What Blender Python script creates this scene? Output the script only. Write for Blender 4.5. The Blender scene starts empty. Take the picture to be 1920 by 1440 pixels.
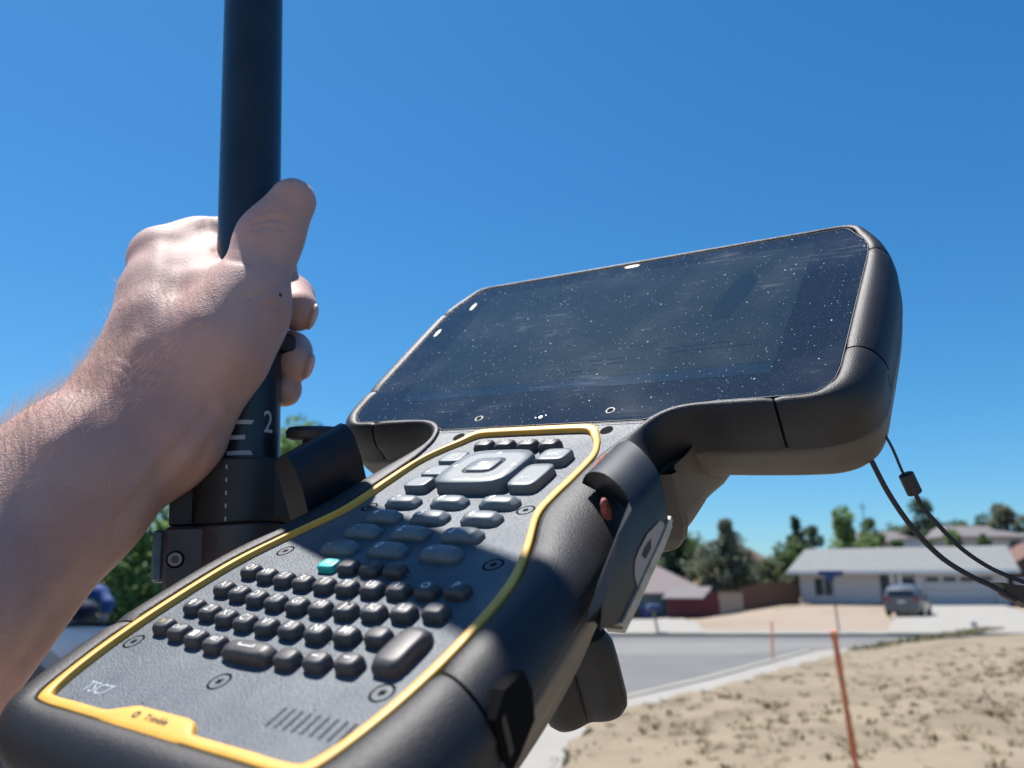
import bpy, bmesh, math, random
import numpy as np
from mathutils import Vector, Matrix

random.seed(7)
rng = np.random.default_rng(7)
SC = bpy.context.scene
COL = SC.collection
R = math.radians

# ------------------------------------------------------------------ camera
PITCH = math.atan(380 / 1500)
cam_d = bpy.data.cameras.new('camera')
cam = bpy.data.objects.new('camera', cam_d)
COL.objects.link(cam)
cam.location = (0, 0, 1.6)
cam.rotation_euler = (math.pi / 2 + PITCH, 0, 0)
cam_d.sensor_width = 36
cam_d.lens = 36 * 1500 / 1920
cam_d.clip_start = 0.01
cam_d.clip_end = 3000
cam_d.dof.use_dof = True
cam_d.dof.focus_distance = 0.25
cam_d.dof.aperture_fstop = 16.0
SC.camera = cam

# ------------------------------------------------------------------ sky and sun
SUN = Vector((-0.2640, 0.2650, 0.9270)).normalized()
world = bpy.data.worlds.new('World')
SC.world = world
world.use_nodes = True
wn = world.node_tree.nodes
wl = world.node_tree.links
bg = wn['Background']
sky = wn.new('ShaderNodeTexSky')
sky.sky_type = 'NISHITA'
sky.sun_disc = False
sky.sun_elevation = math.asin(SUN.z)
sky.sun_rotation = math.atan2(SUN.x, SUN.y)
sky.air_density = 1.0
sky.dust_density = 0.3
sky.ozone_density = 3.0
# colour response of the phone: the same physical sky, more saturated
def wnode(op, a, b):
    k = wn.new('ShaderNodeMath'); k.operation = op; wl.new(a, k.inputs[0]); k.inputs[1].default_value = b; return k.outputs[0]
ssep = wn.new('ShaderNodeSeparateColor'); scom = wn.new('ShaderNodeCombineColor')
wl.new(sky.outputs[0], ssep.inputs[0])
for ch, g, a in ((0, 1.5, 0.47), (1, 1.05, 0.68), (2, 0.9, 0.86)):
    wl.new(wnode('MULTIPLY', wnode('POWER', wnode('MULTIPLY', ssep.outputs[ch], 0.153), g), a / (0.1 * 2 ** 0.75)), scom.inputs[ch])
wl.new(scom.outputs[0], bg.inputs[0])
bg.inputs[1].default_value = 0.1
sun_d = bpy.data.lights.new('sun', 'SUN')
sun_d.energy = 5.0
sun_d.angle = R(0.53)
sun_d.color = (1.0, 0.955, 0.9)
sun = bpy.data.objects.new('sun', sun_d)
COL.objects.link(sun)
sun.rotation_euler = SUN.to_track_quat('Z', 'Y').to_euler()
SC.view_settings.view_transform = 'Standard'
SC.view_settings.look = 'None'
SC.view_settings.gamma = 1
SC.view_settings.use_curve_mapping = False
SC.view_settings.exposure = 0.75
SC.cycles.max_bounces = 6
SC.cycles.use_denoising = True

# ------------------------------------------------------------------ helpers
def tag(o, label=None, cat=None, group=None, kind=None):
    if label: o['label'] = label
    if cat: o['category'] = cat
    if group: o['group'] = group
    if kind: o['kind'] = kind
    return o

def empty(name, loc=(0, 0, 0), rz=0, parent=None, mat=None):
    o = bpy.data.objects.new(name, None)
    COL.objects.link(o)
    if mat is not None: o.matrix_world = mat
    else:
        o.location = loc
        o.rotation_euler = (0, 0, rz)
    o.empty_display_size = 0.05
    if parent: o.parent = parent
    return o

def thing(name, label, cat, loc=(0, 0, 0), rz=0, group=None, mat=None):
    return tag(empty(name, loc, rz, None, mat), label, cat, group)

def obj(name, verts, faces, m, parent=None, smooth=False, kind=None):
    me = bpy.data.meshes.new(name)
    me.from_pydata([tuple(v) for v in verts], [], faces)
    if smooth is True:
        me.polygons.foreach_set('use_smooth', [True] * len(me.polygons))
    me.update()
    if smooth and smooth is not True:
        me.polygons.foreach_set('use_smooth', [True] * len(me.polygons))
        me.set_sharp_from_angle(angle=R(smooth))
    if m: me.materials.append(m)
    o = bpy.data.objects.new(name, me)
    COL.objects.link(o)
    if parent: o.parent = parent
    if kind: o['kind'] = kind
    return o

def dup(src, parent=None, **kw):
    o = src.copy()
    COL.objects.link(o)
    if parent is not None: o.parent = parent
    for k, v in kw.items(): setattr(o, k, v)
    for ch in list(src.children): dup(ch, o)
    return o

class MB:
    """collects boxes, prisms and tubes for ONE mesh"""
    def __init__(s): s.v = []; s.f = []
    def add(s, vs, fs):
        b = len(s.v); s.v += [tuple(v) for v in vs]; s.f += [tuple(i + b for i in f) for f in fs]; return s
    def box(s, x0, x1, y0, y1, z0, z1, M=None, bev=0.0):
        if bev > 0:
            c = [(x0 + bev, y0), (x1 - bev, y0), (x1, y0 + bev), (x1, y1 - bev), (x1 - bev, y1), (x0 + bev, y1), (x0, y1 - bev), (x0, y0 + bev)]
            ci = [(x0 + bev, y0 + bev), (x1 - bev, y0 + bev), (x1 - bev, y0 + bev), (x1 - bev, y1 - bev), (x1 - bev, y1 - bev), (x0 + bev, y1 - bev), (x0 + bev, y1 - bev), (x0 + bev, y0 + bev)]
            ci = [(min(max(a, x0 + bev), x1 - bev), min(max(b, y0 + bev), y1 - bev)) for a, b in c]
            ci = [(a * 1 + 0, b) for a, b in ci]
            loops = [[(a, b, z0 + bev) for a, b in c], [(a, b, z1 - bev) for a, b in c]]
            cx, cy = (x0 + x1) / 2, (y0 + y1) / 2
            sx, sy = 1 - 2 * bev / (x1 - x0), 1 - 2 * bev / (y1 - y0)
            low = [(cx + (a - cx) * sx, cy + (b - cy) * sy, z0) for a, b in c]
            top = [(cx + (a - cx) * sx, cy + (b - cy) * sy, z1) for a, b in c]
            L = [low] + loops + [top]
            vs = [p for l in L for p in l]
            fs = [tuple(range(7, -1, -1)), tuple(range(24, 32))]
            for k in range(3):
                for i in range(8):
                    j = (i + 1) % 8
                    fs.append((k * 8 + i, k * 8 + j, k * 8 + 8 + j, k * 8 + 8 + i))
        else:
            vs = [(x0, y0, z0), (x1, y0, z0), (x1, y1, z0), (x0, y1, z0), (x0, y0, z1), (x1, y0, z1), (x1, y1, z1), (x0, y1, z1)]
            fs = [(0, 3, 2, 1), (4, 5, 6, 7), (0, 1, 5, 4), (1, 2, 6, 5), (2, 3, 7, 6), (3, 0, 4, 7)]
        if M is not None: vs = [M @ Vector(v) for v in vs]
        return s.add(vs, fs)
    def tube(s, pts, r, n=10, cap=True, rr=None):
        pts = [Vector(p) for p in pts]
        rings = []
        up = Vector((0.13, 0.31, 0.94)).normalized()
        for i, p in enumerate(pts):
            d = (pts[min(i + 1, len(pts) - 1)] - pts[max(i - 1, 0)]).normalized()
            a = d.cross(up)
            if a.length < 0.2: a = d.cross(Vector((1, 0, 0)))
            a.normalize(); b = d.cross(a).normalized()
            q = rr[i] if rr else r
            rings.append([p + a * math.cos(2 * math.pi * k / n) * q + b * math.sin(2 * math.pi * k / n) * q for k in range(n)])
        vs = [v for ring in rings for v in ring]
        fs = []
        for i in range(len(rings) - 1):
            for k in range(n):
                l = (k + 1) % n
                fs.append((i * n + k, i * n + l, (i + 1) * n + l, (i + 1) * n + k))
        if cap:
            fs.append(tuple(range(n - 1, -1, -1))); b0 = (len(rings) - 1) * n
            fs.append(tuple(b0 + k for k in range(n)))
        return s.add(vs, fs)
    def prism(s, poly, a0, a1, f):
        """poly of 2D points, extruded between a0 and a1; f(p, q, a) -> 3D"""
        n = len(poly)
        vs = [f(p, q, a0) for p, q in poly] + [f(p, q, a1) for p, q in poly]
        fs = [tuple(range(n - 1, -1, -1)), tuple(range(n, 2 * n))]
        for i in range(n):
            j = (i + 1) % n
            fs.append((i, j, n + j, n + i))
        return s.add(vs, fs)
    def build(s, name, m, parent=None, smooth=False, kind=None):
        o = obj(name, s.v, s.f, m, parent, smooth, kind)
        bm = bmesh.new(); bm.from_mesh(o.data)
        bmesh.ops.recalc_face_normals(bm, faces=bm.faces)
        bm.to_mesh(o.data); bm.free()
        return o

# ------------------------------------------------------------------ materials
ALB = 1.0
def mat(name, col, rough=0.5, metal=0.0, col2=None, scale=5.0, detail=4.0, bump=0.0, bscale=None, spec=0.5, coat=0.0, coord='Object', fac=(0.35, 0.65), bdist=0.001, sss=0.0, trans=0.0, distort=0.0):
    col = tuple(c * ALB for c in col)
    if col2 is not None: col2 = tuple(c * ALB for c in col2)
    m = bpy.data.materials.new(name)
    m.use_nodes = True
    nt = m.node_tree; N = nt.nodes; L = nt.links
    b = N['Principled BSDF']
    b.inputs['Base Color'].default_value = (*col, 1)
    b.inputs['Roughness'].default_value = rough
    b.inputs['Metallic'].default_value = metal
    b.inputs['Specular IOR Level'].default_value = spec
    b.inputs['Coat Weight'].default_value = coat
    tc = N.new('ShaderNodeTexCoord')
    if col2 is not None:
        nz = N.new('ShaderNodeTexNoise'); nz.inputs['Scale'].default_value = scale; nz.inputs['Detail'].default_value = detail
        nz.inputs['Distortion'].default_value = distort
        L.new(tc.outputs[coord], nz.inputs['Vector'])
        rp = N.new('ShaderNodeMapRange'); rp.inputs[1].default_value = fac[0]; rp.inputs[2].default_value = fac[1]
        L.new(nz.outputs['Fac'], rp.inputs[0])
        mx = N.new('ShaderNodeMix'); mx.data_type = 'RGBA'
        mx.inputs[6].default_value = (*col, 1); mx.inputs[7].default_value = (*col2, 1)
        L.new(rp.outputs[0], mx.inputs[0]); L.new(mx.outputs[2], b.inputs['Base Color'])
    if bump > 0:
        n2 = N.new('ShaderNodeTexNoise'); n2.inputs['Scale'].default_value = bscale or scale * 6; n2.inputs['Detail'].default_value = 3
        L.new(tc.outputs[coord], n2.inputs['Vector'])
        bp = N.new('ShaderNodeBump'); bp.inputs['Strength'].default_value = bump; bp.inputs['Distance'].default_value = bdist
        L.new(n2.outputs['Fac'], bp.inputs['Height']); L.new(bp.outputs[0], b.inputs['Normal'])
    return m

MM = {}
# the controller and its bracket are modelled in millimetres (scales below are per mm)
MM['rubber'] = mat('dark_overmould', (0.011, 0.011, 0.015), 0.52, spec=0.42, col2=(0.021, 0.020, 0.023), scale=0.05, bump=1.0, bscale=2.6, bdist=0.000150, fac=(0.3, 0.75))
MM['panel'] = mat('grey_panel', (0.050, 0.068, 0.090), 0.46, spec=0.4, col2=(0.086, 0.106, 0.126), scale=0.07, detail=8, bump=1.0, bscale=2.3, bdist=0.000240)
MM['yellow'] = mat('yellow_plastic', (0.76, 0.41, 0.065), 0.48, spec=0.4, col2=(0.67, 0.355, 0.055), scale=0.15, bump=0.15, bscale=2.5, bdist=0.000100)
MM['keydark'] = mat('dark_key_rubber', (0.050, 0.047, 0.050), 0.46, spec=0.35, col2=(0.072, 0.068, 0.07), scale=0.6, detail=6, bump=0.35, bscale=5, bdist=0.000060)
MM['keygrey'] = mat('grey_key_rubber', (0.105, 0.125, 0.14), 0.45, spec=0.4, col2=(0.13, 0.15, 0.165), scale=0.5, bump=0.3, bscale=5, bdist=0.000050)
MM['keyteal'] = mat('teal_key_rubber', (0.02, 0.42, 0.36), 0.45)
MM['legend'] = mat('key_legend', (0.72, 0.74, 0.76), 0.6)
MM['print'] = mat('panel_print', (0.30, 0.33, 0.36), 0.6)
MM['legendy'] = mat('yellow_legend', (0.50, 0.42, 0.20), 0.5)
MM['faded'] = mat('faded_yellow_print', (0.19, 0.18, 0.135), 0.5)
MM['black'] = mat('black_void', (0.004, 0.004, 0.005), 0.9, spec=0.1)
MM['back'] = mat('back_shell', (0.058, 0.049, 0.046), 0.55, col2=(0.082, 0.070, 0.063), scale=0.04, bump=0.3, bscale=2.5, bdist=0.000080)
MM['jaw'] = mat('black_aluminium', (0.006, 0.008, 0.012), 0.42, metal=0.0, spec=0.42, col2=(0.012, 0.014, 0.019), scale=0.12, detail=8, bump=0.15, bscale=3, bdist=0.000050)
MM['platemetal'] = mat('lit_plate_edge', (0.42, 0.38, 0.32), 0.5, col2=(0.3, 0.27, 0.22), scale=0.4)  # metal edge of the black plate, painted pale to stand for light on it
MM['redpad'] = mat('red_rubber_pad', (0.42, 0.09, 0.06), 0.7, col2=(0.25, 0.06, 0.045), scale=0.9, bump=0.6, bscale=3, bdist=0.000400)
MM['sticker'] = mat('grey_sticker', (0.28, 0.25, 0.245), 0.6)
MM['ink'] = mat('dark_ink', (0.05, 0.05, 0.055), 0.8, spec=0.15)
MM['silver'] = mat('dull_silver', (0.30, 0.30, 0.30), 0.5)
MM['padwhite'] = mat('pale_pad', (0.75, 0.68, 0.55), 0.5)
MM['bronze'] = mat('clamp_bronze', (0.05, 0.034, 0.036), 0.4, col2=(0.07, 0.048, 0.05), scale=0.1, bump=0.2, bscale=1.5, bdist=0.000100)
MM['bluegrey'] = mat('worn_blue_edge', (0.05, 0.10, 0.15), 0.45, col2=(0.08, 0.14, 0.19), scale=0.3)
MM['cord'] = mat('black_cord', (0.012, 0.012, 0.018), 0.7, bump=0.8, bscale=2.0, bdist=0.000300)

def screen_mat(name, base, rough, speck=1.0):
    m = bpy.data.materials.new(name); m.use_nodes = True
    nt = m.node_tree; N = nt.nodes; L = nt.links; b = N['Principled BSDF']
    b.inputs['Roughness'].default_value = rough
    b.inputs['Specular IOR Level'].default_value = 0.5
    tc = N.new('ShaderNodeTexCoord')
    def vor(scale, thr, soft, rnd):
        v = N.new('ShaderNodeTexVoronoi'); v.inputs['Scale'].default_value = scale
        L.new(tc.outputs['Object'], v.inputs['Vector'])
        mr = N.new('ShaderNodeMapRange'); mr.inputs[1].default_value = thr; mr.inputs[2].default_value = thr - soft; mr.inputs[3].default_value = 0; mr.inputs[4].default_value = 1
        L.new(v.outputs['Distance'], mr.inputs[0])
        sp = N.new('ShaderNodeSeparateColor'); L.new(v.outputs['Color'], sp.inputs[0])
        g = N.new('ShaderNodeMath'); g.operation = 'GREATER_THAN'; g.inputs[1].default_value = rnd
        L.new(sp.outputs[0], g.inputs[0])
        mu = N.new('ShaderNodeMath'); mu.operation = 'MULTIPLY'
        L.new(mr.outputs[0], mu.inputs[0]); L.new(g.outputs[0], mu.inputs[1])
        return mu.outputs[0]
    big = vor(0.22, 0.075, 0.03, 0.5)
    mid = vor(0.55, 0.13, 0.06, 0.45)
    fine = vor(1.5, 0.20, 0.12, 0.45)
    # smears: stretched noise patches
    mp = N.new('ShaderNodeMapping'); mp.inputs['Rotation'].default_value = (0, 0, 0.5); mp.inputs['Scale'].default_value = (0.12, 0.9, 1)
    L.new(tc.outputs['Object'], mp.inputs['Vector'])
    nz = N.new('ShaderNodeTexNoise'); nz.inputs['Scale'].default_value = 0.55; nz.inputs['Detail'].default_value = 8; nz.inputs['Distortion'].default_value = 0.8
    L.new(mp.outputs[0], nz.inputs['Vector'])
    n3 = N.new('ShaderNodeTexNoise'); n3.inputs['Scale'].default_value = 0.035; n3.inputs['Detail'].default_value = 3
    L.new(tc.outputs['Object'], n3.inputs['Vector'])
    r1 = N.new('ShaderNodeMapRange'); r1.inputs[1].default_value = 0.56; r1.inputs[2].default_value = 0.72; L.new(nz.outputs['Fac'], r1.inputs[0])
    r3 = N.new('ShaderNodeMapRange'); r3.inputs[1].default_value = 0.54; r3.inputs[2].default_value = 0.68; L.new(n3.outputs['Fac'], r3.inputs[0])
    sm = N.new('ShaderNodeMath'); sm.operation = 'MULTIPLY'; L.new(r1.outputs[0], sm.inputs[0]); L.new(r3.outputs[0], sm.inputs[1])
    n3b = N.new('ShaderNodeMapRange'); n3b.inputs[1].default_value = 0.45; n3b.inputs[2].default_value = 0.75; L.new(n3.outputs['Fac'], n3b.inputs[0])
    def add(a, b_, w):
        k = N.new('ShaderNodeMath'); k.operation = 'MULTIPLY_ADD'; k.inputs[1].default_value = w
        L.new(b_, k.inputs[0]); L.new(a, k.inputs[2]); return k.outputs[0]
    z = N.new('ShaderNodeValue'); z.outputs[0].default_value = 0.0
    t = add(z.outputs[0], big, 0.8 * speck); t = add(t, mid, 0.5 * speck); t = add(t, fine, 0.22 * speck); t = add(t, n3b.outputs[0], 0.022); t = add(t, sm.outputs[0], 0.10)
    cl = N.new('ShaderNodeClamp'); L.new(t, cl.inputs[0])
    mx = N.new('ShaderNodeMix'); mx.data_type = 'RGBA'
    mx.inputs[6].default_value = (*base, 1); mx.inputs[7].default_value = (0.80, 0.84, 0.88, 1)
    L.new(cl.outputs[0], mx.inputs[0]); L.new(mx.outputs[2], b.inputs['Base Color'])
    rr = N.new('ShaderNodeMapRange'); rr.inputs[3].default_value = 0.5; rr.inputs[4].default_value = 0.05
    L.new(cl.outputs[0], rr.inputs[0]); L.new(rr.outputs[0], b.inputs['Specular IOR Level'])
    return m
MM['glass'] = screen_mat('dusty_black_glass', (0.011, 0.015, 0.026), 0.02)
MM['lcd'] = screen_mat('dusty_display', (0.017, 0.026, 0.034), 0.03)
MM['bar'] = screen_mat('dusty_display_bar', (0.012, 0.024, 0.045), 0.03)
MM['ghost'] = mat('display_ghost', (0.012, 0.021, 0.033), 0.03)
MM['carbon'] = mat('black_pole_paint', (0.010, 0.013, 0.022), 0.33, col2=(0.016, 0.02, 0.03), scale=60, bump=0.1, bscale=900, bdist=0.0002)
MM['poleink'] = mat('pole_print', (0.42, 0.42, 0.45), 0.6)
MM['collar'] = mat('clamp_black', (0.012, 0.011, 0.014), 0.5, col2=(0.028, 0.026, 0.028), scale=45, detail=8, bump=0.2, bscale=700, bdist=0.0002)
MM['clampm'] = mat('clamp_dark_metal', (0.035, 0.025, 0.027), 0.4, col2=(0.065, 0.047, 0.048), scale=60)
MM['clampblue'] = mat('clamp_worn_blue', (0.05, 0.095, 0.14), 0.5, col2=(0.08, 0.13, 0.17), scale=200)
MM['boltm'] = mat('bolt_steel', (0.22, 0.16, 0.16), 0.35, metal=0.9)

# ------------------------------------------------------------------ frames
def cam2w(x, y, z):
    """camera-centred metres (right, down, forward) -> world"""
    return Vector((x, y * math.sin(PITCH) + z * math.cos(PITCH), -y * math.cos(PITCH) + z * math.sin(PITCH) + 1.6))

DEV = Matrix(((0.82511349, 0.50903916, -0.24508543, 0.00597854),
              (-0.56100837, 0.68696019, -0.46190399, 0.26618826),
              (-0.06676329, 0.51861819, 0.85239535, 1.64978646),
              (0, 0, 0, 1))) @ Matrix.Scale(0.001, 4)
BEND = R(15.944)
TB = math.tan(BEND)

def bend(x, y, h):
    """flat controller coordinates (mm) -> bent ones: keypad plane, arc, then the tilted screen plane"""
    if y < -8: return (x, y, h)
    if y > 8:
        return (x, y * math.cos(BEND) - h * math.sin(BEND) , y * math.sin(BEND) + h * math.cos(BEND))
    t = (y + 8) / 16
    sl = math.atan(TB * t)
    z = TB * 16 * t * t / 2
    k = 1 - (1 - math.cos(BEND)) * t
    yy = -8 + (y + 8) * (1 - (1 - (8 * math.cos(BEND) + 8) / 16) * t)
    z *= (8 * math.sin(BEND)) / (TB * 8)
    return (x, yy - h * math.sin(sl), z + h * math.cos(sl))

def catmull(P, sub):
    P = np.array(P, float); n = len(P); out = []
    for i in range(n):
        p0, p1, p2, p3 = P[(i - 1) % n], P[i], P[(i + 1) % n], P[(i + 2) % n]
        for k in range(sub):
            t = k / sub
            out.append(0.5 * ((2 * p1) + (-p0 + p2) * t + (2 * p0 - 5 * p1 + 4 * p2 - p3) * t * t + (-p0 + 3 * p1 - 3 * p2 + p3) * t ** 3))
    return np.array(out)

def full(half):
    """half outline from bottom centre to top centre on the +x side -> closed loop (counter-clockwise)"""
    r = [tuple(p) for p in half]
    l = [((-p[0], p[1], -p[2], p[3]) if len(p) == 4 else (-p[0], p[1])) for p in half[1:-1]][::-1]
    return r + l

# ================================================================== THE CONTROLLER (mm, bent frame)
dev = thing('field_controller', 'rugged handheld controller with dusty screen, yellow-trimmed keypad and grey keys', 'controller', mat=DEV)

TAB = [  # outer x, y, inner x, y   (half outline, bottom centre to top centre)
 (0, -160, 0, -149), (25, -160, 25, -149), (44, -158.5, 38, -149), (56, -153.5, 44.5, -147.2), (60.8, -144, 47.6, -138), (62.8, -130, 50.0, -125),
 (63.2, -112, 50.8, -110), (62.4, -92, 49.6, -90), (60, -72, 44.6, -74), (57, -56, 37.8, -57), (54.5, -38, 36.8, -39), (51.5, -24, 36.5, -24),
 (48.2, -12, 37, -15), (45.6, -5, 38.6, -7), (46, 1, 40.4, 0), (50, 5.6, 43.5, 6.5), (57, 7.4, 51, 11), (68, 7.2, 66, 12.2), (84, 7.2, 82, 12.2),
 (95, 8.4, 90, 12.9), (103, 13.4, 94, 16.4), (106.5, 23, 96.3, 22), (107, 40, 96.5, 40), (107, 66, 96.5, 66), (105.5, 90, 96.5, 93),
 (102, 106, 95.6, 103), (96.5, 118, 91.5, 113), (89.5, 124.5, 86.5, 121), (70, 125.4, 70, 121.6), (35, 125.4, 35, 121.6), (0, 125.4, 0, 121.6)]
SUB = 5
LOOP = catmull(full(TAB), SUB)          # columns: ox, oy, ix, iy
NL = len(LOOP)
NH = (len(TAB) - 1) * SUB               # index of top centre

def seam_h(y):
    return float(np.interp(y, [-160, -142, -128, -113, -98, -85, -70, -40, -10, 6, 125], [-23, -20, -15, -10.0, -9.0, -8.4, -8.4, -9.5, -12, -15, -15]))

PROFILE = [(0.0, 0.0), (0.0, 0.5), (0.07, 0.85), (0.22, 1.1), (0.36, 0.95), (0.5, 0.35), (0.64, -0.7), (0.78, -2.3), (0.9, -4.6), (0.97, -6.6), (1.0, -8.6)]

def body_strip(i0, i1, shrink=0.0, ends=True):
    """rings across the overmould from the opening to the seam, for loop indices i0..i1"""
    rows = []
    for i in range(i0, i1 + 1):
        ox, oy, ix, iy = LOOP[i % NL]
        e = 0.0
        if ends and (i == i0 or i == i1): e = 0.6
        col = []
        for t, h in PROFILE:
            x, y = ix + (ox - ix) * t, iy + (oy - iy) * t
            d = math.hypot(ox - ix, oy - iy); s = shrink * (t > 0.5)
            x -= (ox - ix) / d * s; y -= (oy - iy) / d * s
            if h < 0: h = h * min(1.0, -seam_h(oy) / 9.2)
            col.append(bend(x, y, h - shrink - e))
        sh = seam_h(oy)
        d = math.hypot(ox - ix, oy - iy); s = shrink + e
        for h in np.linspace(-10.0, sh, 3) if sh < -10.5 else [sh]:
            col.append(bend(ox - (ox - ix) / d * s, oy - (oy - iy) / d * s, h))
        while len(col) < len(PROFILE) + 3: col.append(col[-1])
        rows.append(col)
    n = len(rows[0]); vs = [v for c in rows for v in c]; fs = []
    for a in range(len(rows) - 1):
        for b in range(n - 1):
            fs.append((a * n + b, (a + 1) * n + b, (a + 1) * n + b + 1, a * n + b + 1))
    return vs, fs

# joints of the rubber overmould, as loop indices (right side; mirrored on the left)
J = [SUB * 5 + 2, SUB * 17 + 4, SUB * 21 + 4, SUB * 24 + 4]
J = [27, 89, 109, 123]
cuts = sorted(J + [NL - j for j in J])
cuts = cuts + [cuts[0] + NL]
for a, b in zip(cuts[:-1], cuts[1:]):
    # refine each piece so that its ends stop a hair before the joint
    vs, fs = body_strip(a, b)
    obj('bumper', vs, fs, MM['rubber'], dev, smooth=True)
vs, fs = body_strip(0, NL, 0.7, False)
obj('bumper_core', vs, fs, MM['black'], dev, smooth=True)
# close gaps: pull the ends of the pieces apart
for o in [c for c in dev.children if c.name.startswith('bumper') and 'core' not in c.name]:
    me = o.data; n = len(PROFILE) + 3; k = len(me.vertices) // n
    for e, nb in ((0, 1), (k - 1, k - 2)):
        for b in range(n):
            p, q = me.vertices[e * n + b].co, me.vertices[nb * n + b].co
            d = (q - p)
            if d.length > 1e-6: me.vertices[e * n + b].co = p + d.normalized() * min(0.42, d.length * 0.5)

# back shell
def shell():
    rings = []
    prof = [(1.3, 0.6), (0.25, -0.35), (0.0, -1.6)]
    for ins, dh in prof:
        rings.append([(ins, seam_h(LOOP[i][1]) + dh) for i in range(NL)])
    for ins, hh, wins, whh in [(1.2, -13, 0.3, -18), (3.4, -18, 0.8, -22), (6.0, -22, 2.0, -26.5), (9.5, -27, 5.0, -29.5), (11, -30.6, 10, -30.6)]:
        row = []
        for i in range(NL):
            k = min(1.0, max(0.0, (LOOP[i][1] + 12) / 16))
            a, b = ins + (wins - ins) * k, hh + (whh - hh) * k
            row.append((a, min(b, seam_h(LOOP[i][1]) - 3 - 0.2 * a)))
        rings.append(row)
    vs = []
    P = LOOP[:, :2]
    T = np.roll(P, -1, 0) - np.roll(P, 1, 0); T /= np.linalg.norm(T, axis=1)[:, None]
    Nn = np.stack([-T[:, 1], T[:, 0]], 1)
    for _ in range(3): Nn = (np.roll(Nn, 1, 0) + Nn + np.roll(Nn, -1, 0)); Nn /= np.linalg.norm(Nn, axis=1)[:, None]
    for ring in rings:
        for i, (ins, h) in enumerate(ring):
            x, y = P[i] + Nn[i] * min(ins, 11)
            vs.append(bend(x, y, h))
    fs = []
    for r in range(len(rings) - 1):
        for i in range(NL):
            j = (i + 1) % NL
            fs.append((r * NL + i, (r + 1) * NL + i, (r + 1) * NL + j, r * NL + j))
    b = (len(rings) - 1) * NL
    for i in range(NH):
        j = (NL - i) % NL; j2 = NL - i - 1
        fs.append((b + i, b + j, b + j2, b + i + 1))
    return vs, [tuple(dict.fromkeys(f)) for f in fs]
vs, fs = shell()
obj('back_shell', vs, [f for f in fs if len(f) > 2], MM['back'], dev, smooth=60)
# battery hump on the back of the neck
mb = MB()
hump = [(-44, -8), (44, -8), (50, -2), (53, 10), (51, 30), (-51, 30), (-53, 10), (-50, -2)]
hl = catmull(hump, 4); ring = []
for s_, h in ((1.0, -12), (1.0, -29), (0.97, -34), (0.9, -38.5), (0.78, -41)):
    ring.append([bend(x * s_, y * s_, h) for x, y in hl])
n = len(hl)
vs = [v for r_ in ring for v in r_]; fs = [(r_ * n + i, (r_ + 1) * n + i, (r_ + 1) * n + (i + 1) % n, r_ * n + (i + 1) % n) for r_ in range(4) for i in range(n)]
fs.append(tuple(4 * n + i for i in range(n)))
obj('battery_hump', vs, fs, MM['back'], dev, smooth=50)

# ---- decks
def patch(name, ys, xl, xr, h, m, nx=6, skirt=0.0, parent=dev):
    vs = []; fs = []
    for y in ys:
        a, b = xl(y), xr(y)
        for k in range(nx + 1): vs.append(bend(a + (b - a) * k / nx, y, h))
    w = nx + 1
    for r_ in range(len(ys) - 1):
        for k in range(nx): fs.append((r_ * w + k, r_ * w + k + 1, (r_ + 1) * w + k + 1, (r_ + 1) * w + k))
    if skirt:
        edge = [k for k in range(w)] + [r_ * w + nx for r_ in range(1, len(ys))] + [(len(ys) - 1) * w + k for k in range(nx - 1, -1, -1)] + [r_ * w for r_ in range(len(ys) - 2, 0, -1)]
        eb = len(vs)
        flat = []
        for y in ys:
            a, b = xl(y), xr(y)
            for k in range(w): flat.append((a + (b - a) * k / nx, y))
        for e in edge: vs.append(bend(*flat[e], h - skirt))
        for i in range(len(edge)):
            j = (i + 1) % len(edge)
            fs.append((edge[i], eb + i, eb + j, edge[j]))
    return obj(name, vs, fs, m, parent)

YT = [  # yellow trim half outline: outer x,y, inner x,y
 (0, -148.8, 0, -146.2), (14, -148.8, 14, -146.2), (28, -148.8, 28, -146.2), (40, -148.6, 38.6, -146.2), (44.2, -146.6, 42, -144.6), (47.2, -137.5, 44.9, -137), (49.3, -125, 46.9, -125), (50, -110, 47.6, -110),
 (48.8, -90, 46.4, -90), (44, -74.8, 41.6, -74), (37.2, -58, 34.6, -57), (36.0, -47, 33.4, -47), (36, -36, 33.4, -36), (35.2, -21, 32.8, -20), (32, -11, 29.5, -10.4), (28.2, -3.2, 25.8, -4.4),
 (25.4, 1.4, 23.2, -0.9), (21, 3.6, 20, 0.5), (10, 3.9, 10, 0.8), (0, 3.9, 0, 0.8)]
YL = catmull(full(YT), 8)
hw_in = lambda tab, cx, cy: (lambda y: float(np.interp(y, [t[cy] for t in tab], [t[cx] for t in tab])))
yin = [(t[3], t[2]) for t in YT if t[2] > 0 and t[3] > -145 and t[3] < 0.4]
yout = [(t[1], t[0]) for t in YT if t[0] > 0 and t[1] > -147]
def yi(y): return float(np.interp(y, [a for a, b in yin], [b for a, b in yin]))
def yo(y): return float(np.interp(y, [a for a, b in yout], [b for a, b in yout]))
binn = [(t[3], t[2]) for t in TAB if t[2] > 0 and -148 < t[3] < 13]
def bi(y): return float(np.interp(y, [a for a, b in binn], [b for a, b in binn]))
ys = [-148, -146.5] + list(np.arange(-144, -10, 6.0)) + list(np.arange(-9, 2.5, 1.0)) + [2.2]
patch('keypad_panel', ys, lambda y: -yi(y) - 0.9, lambda y: yi(y) + 0.9, -1.0, MM['panel'])
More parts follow.
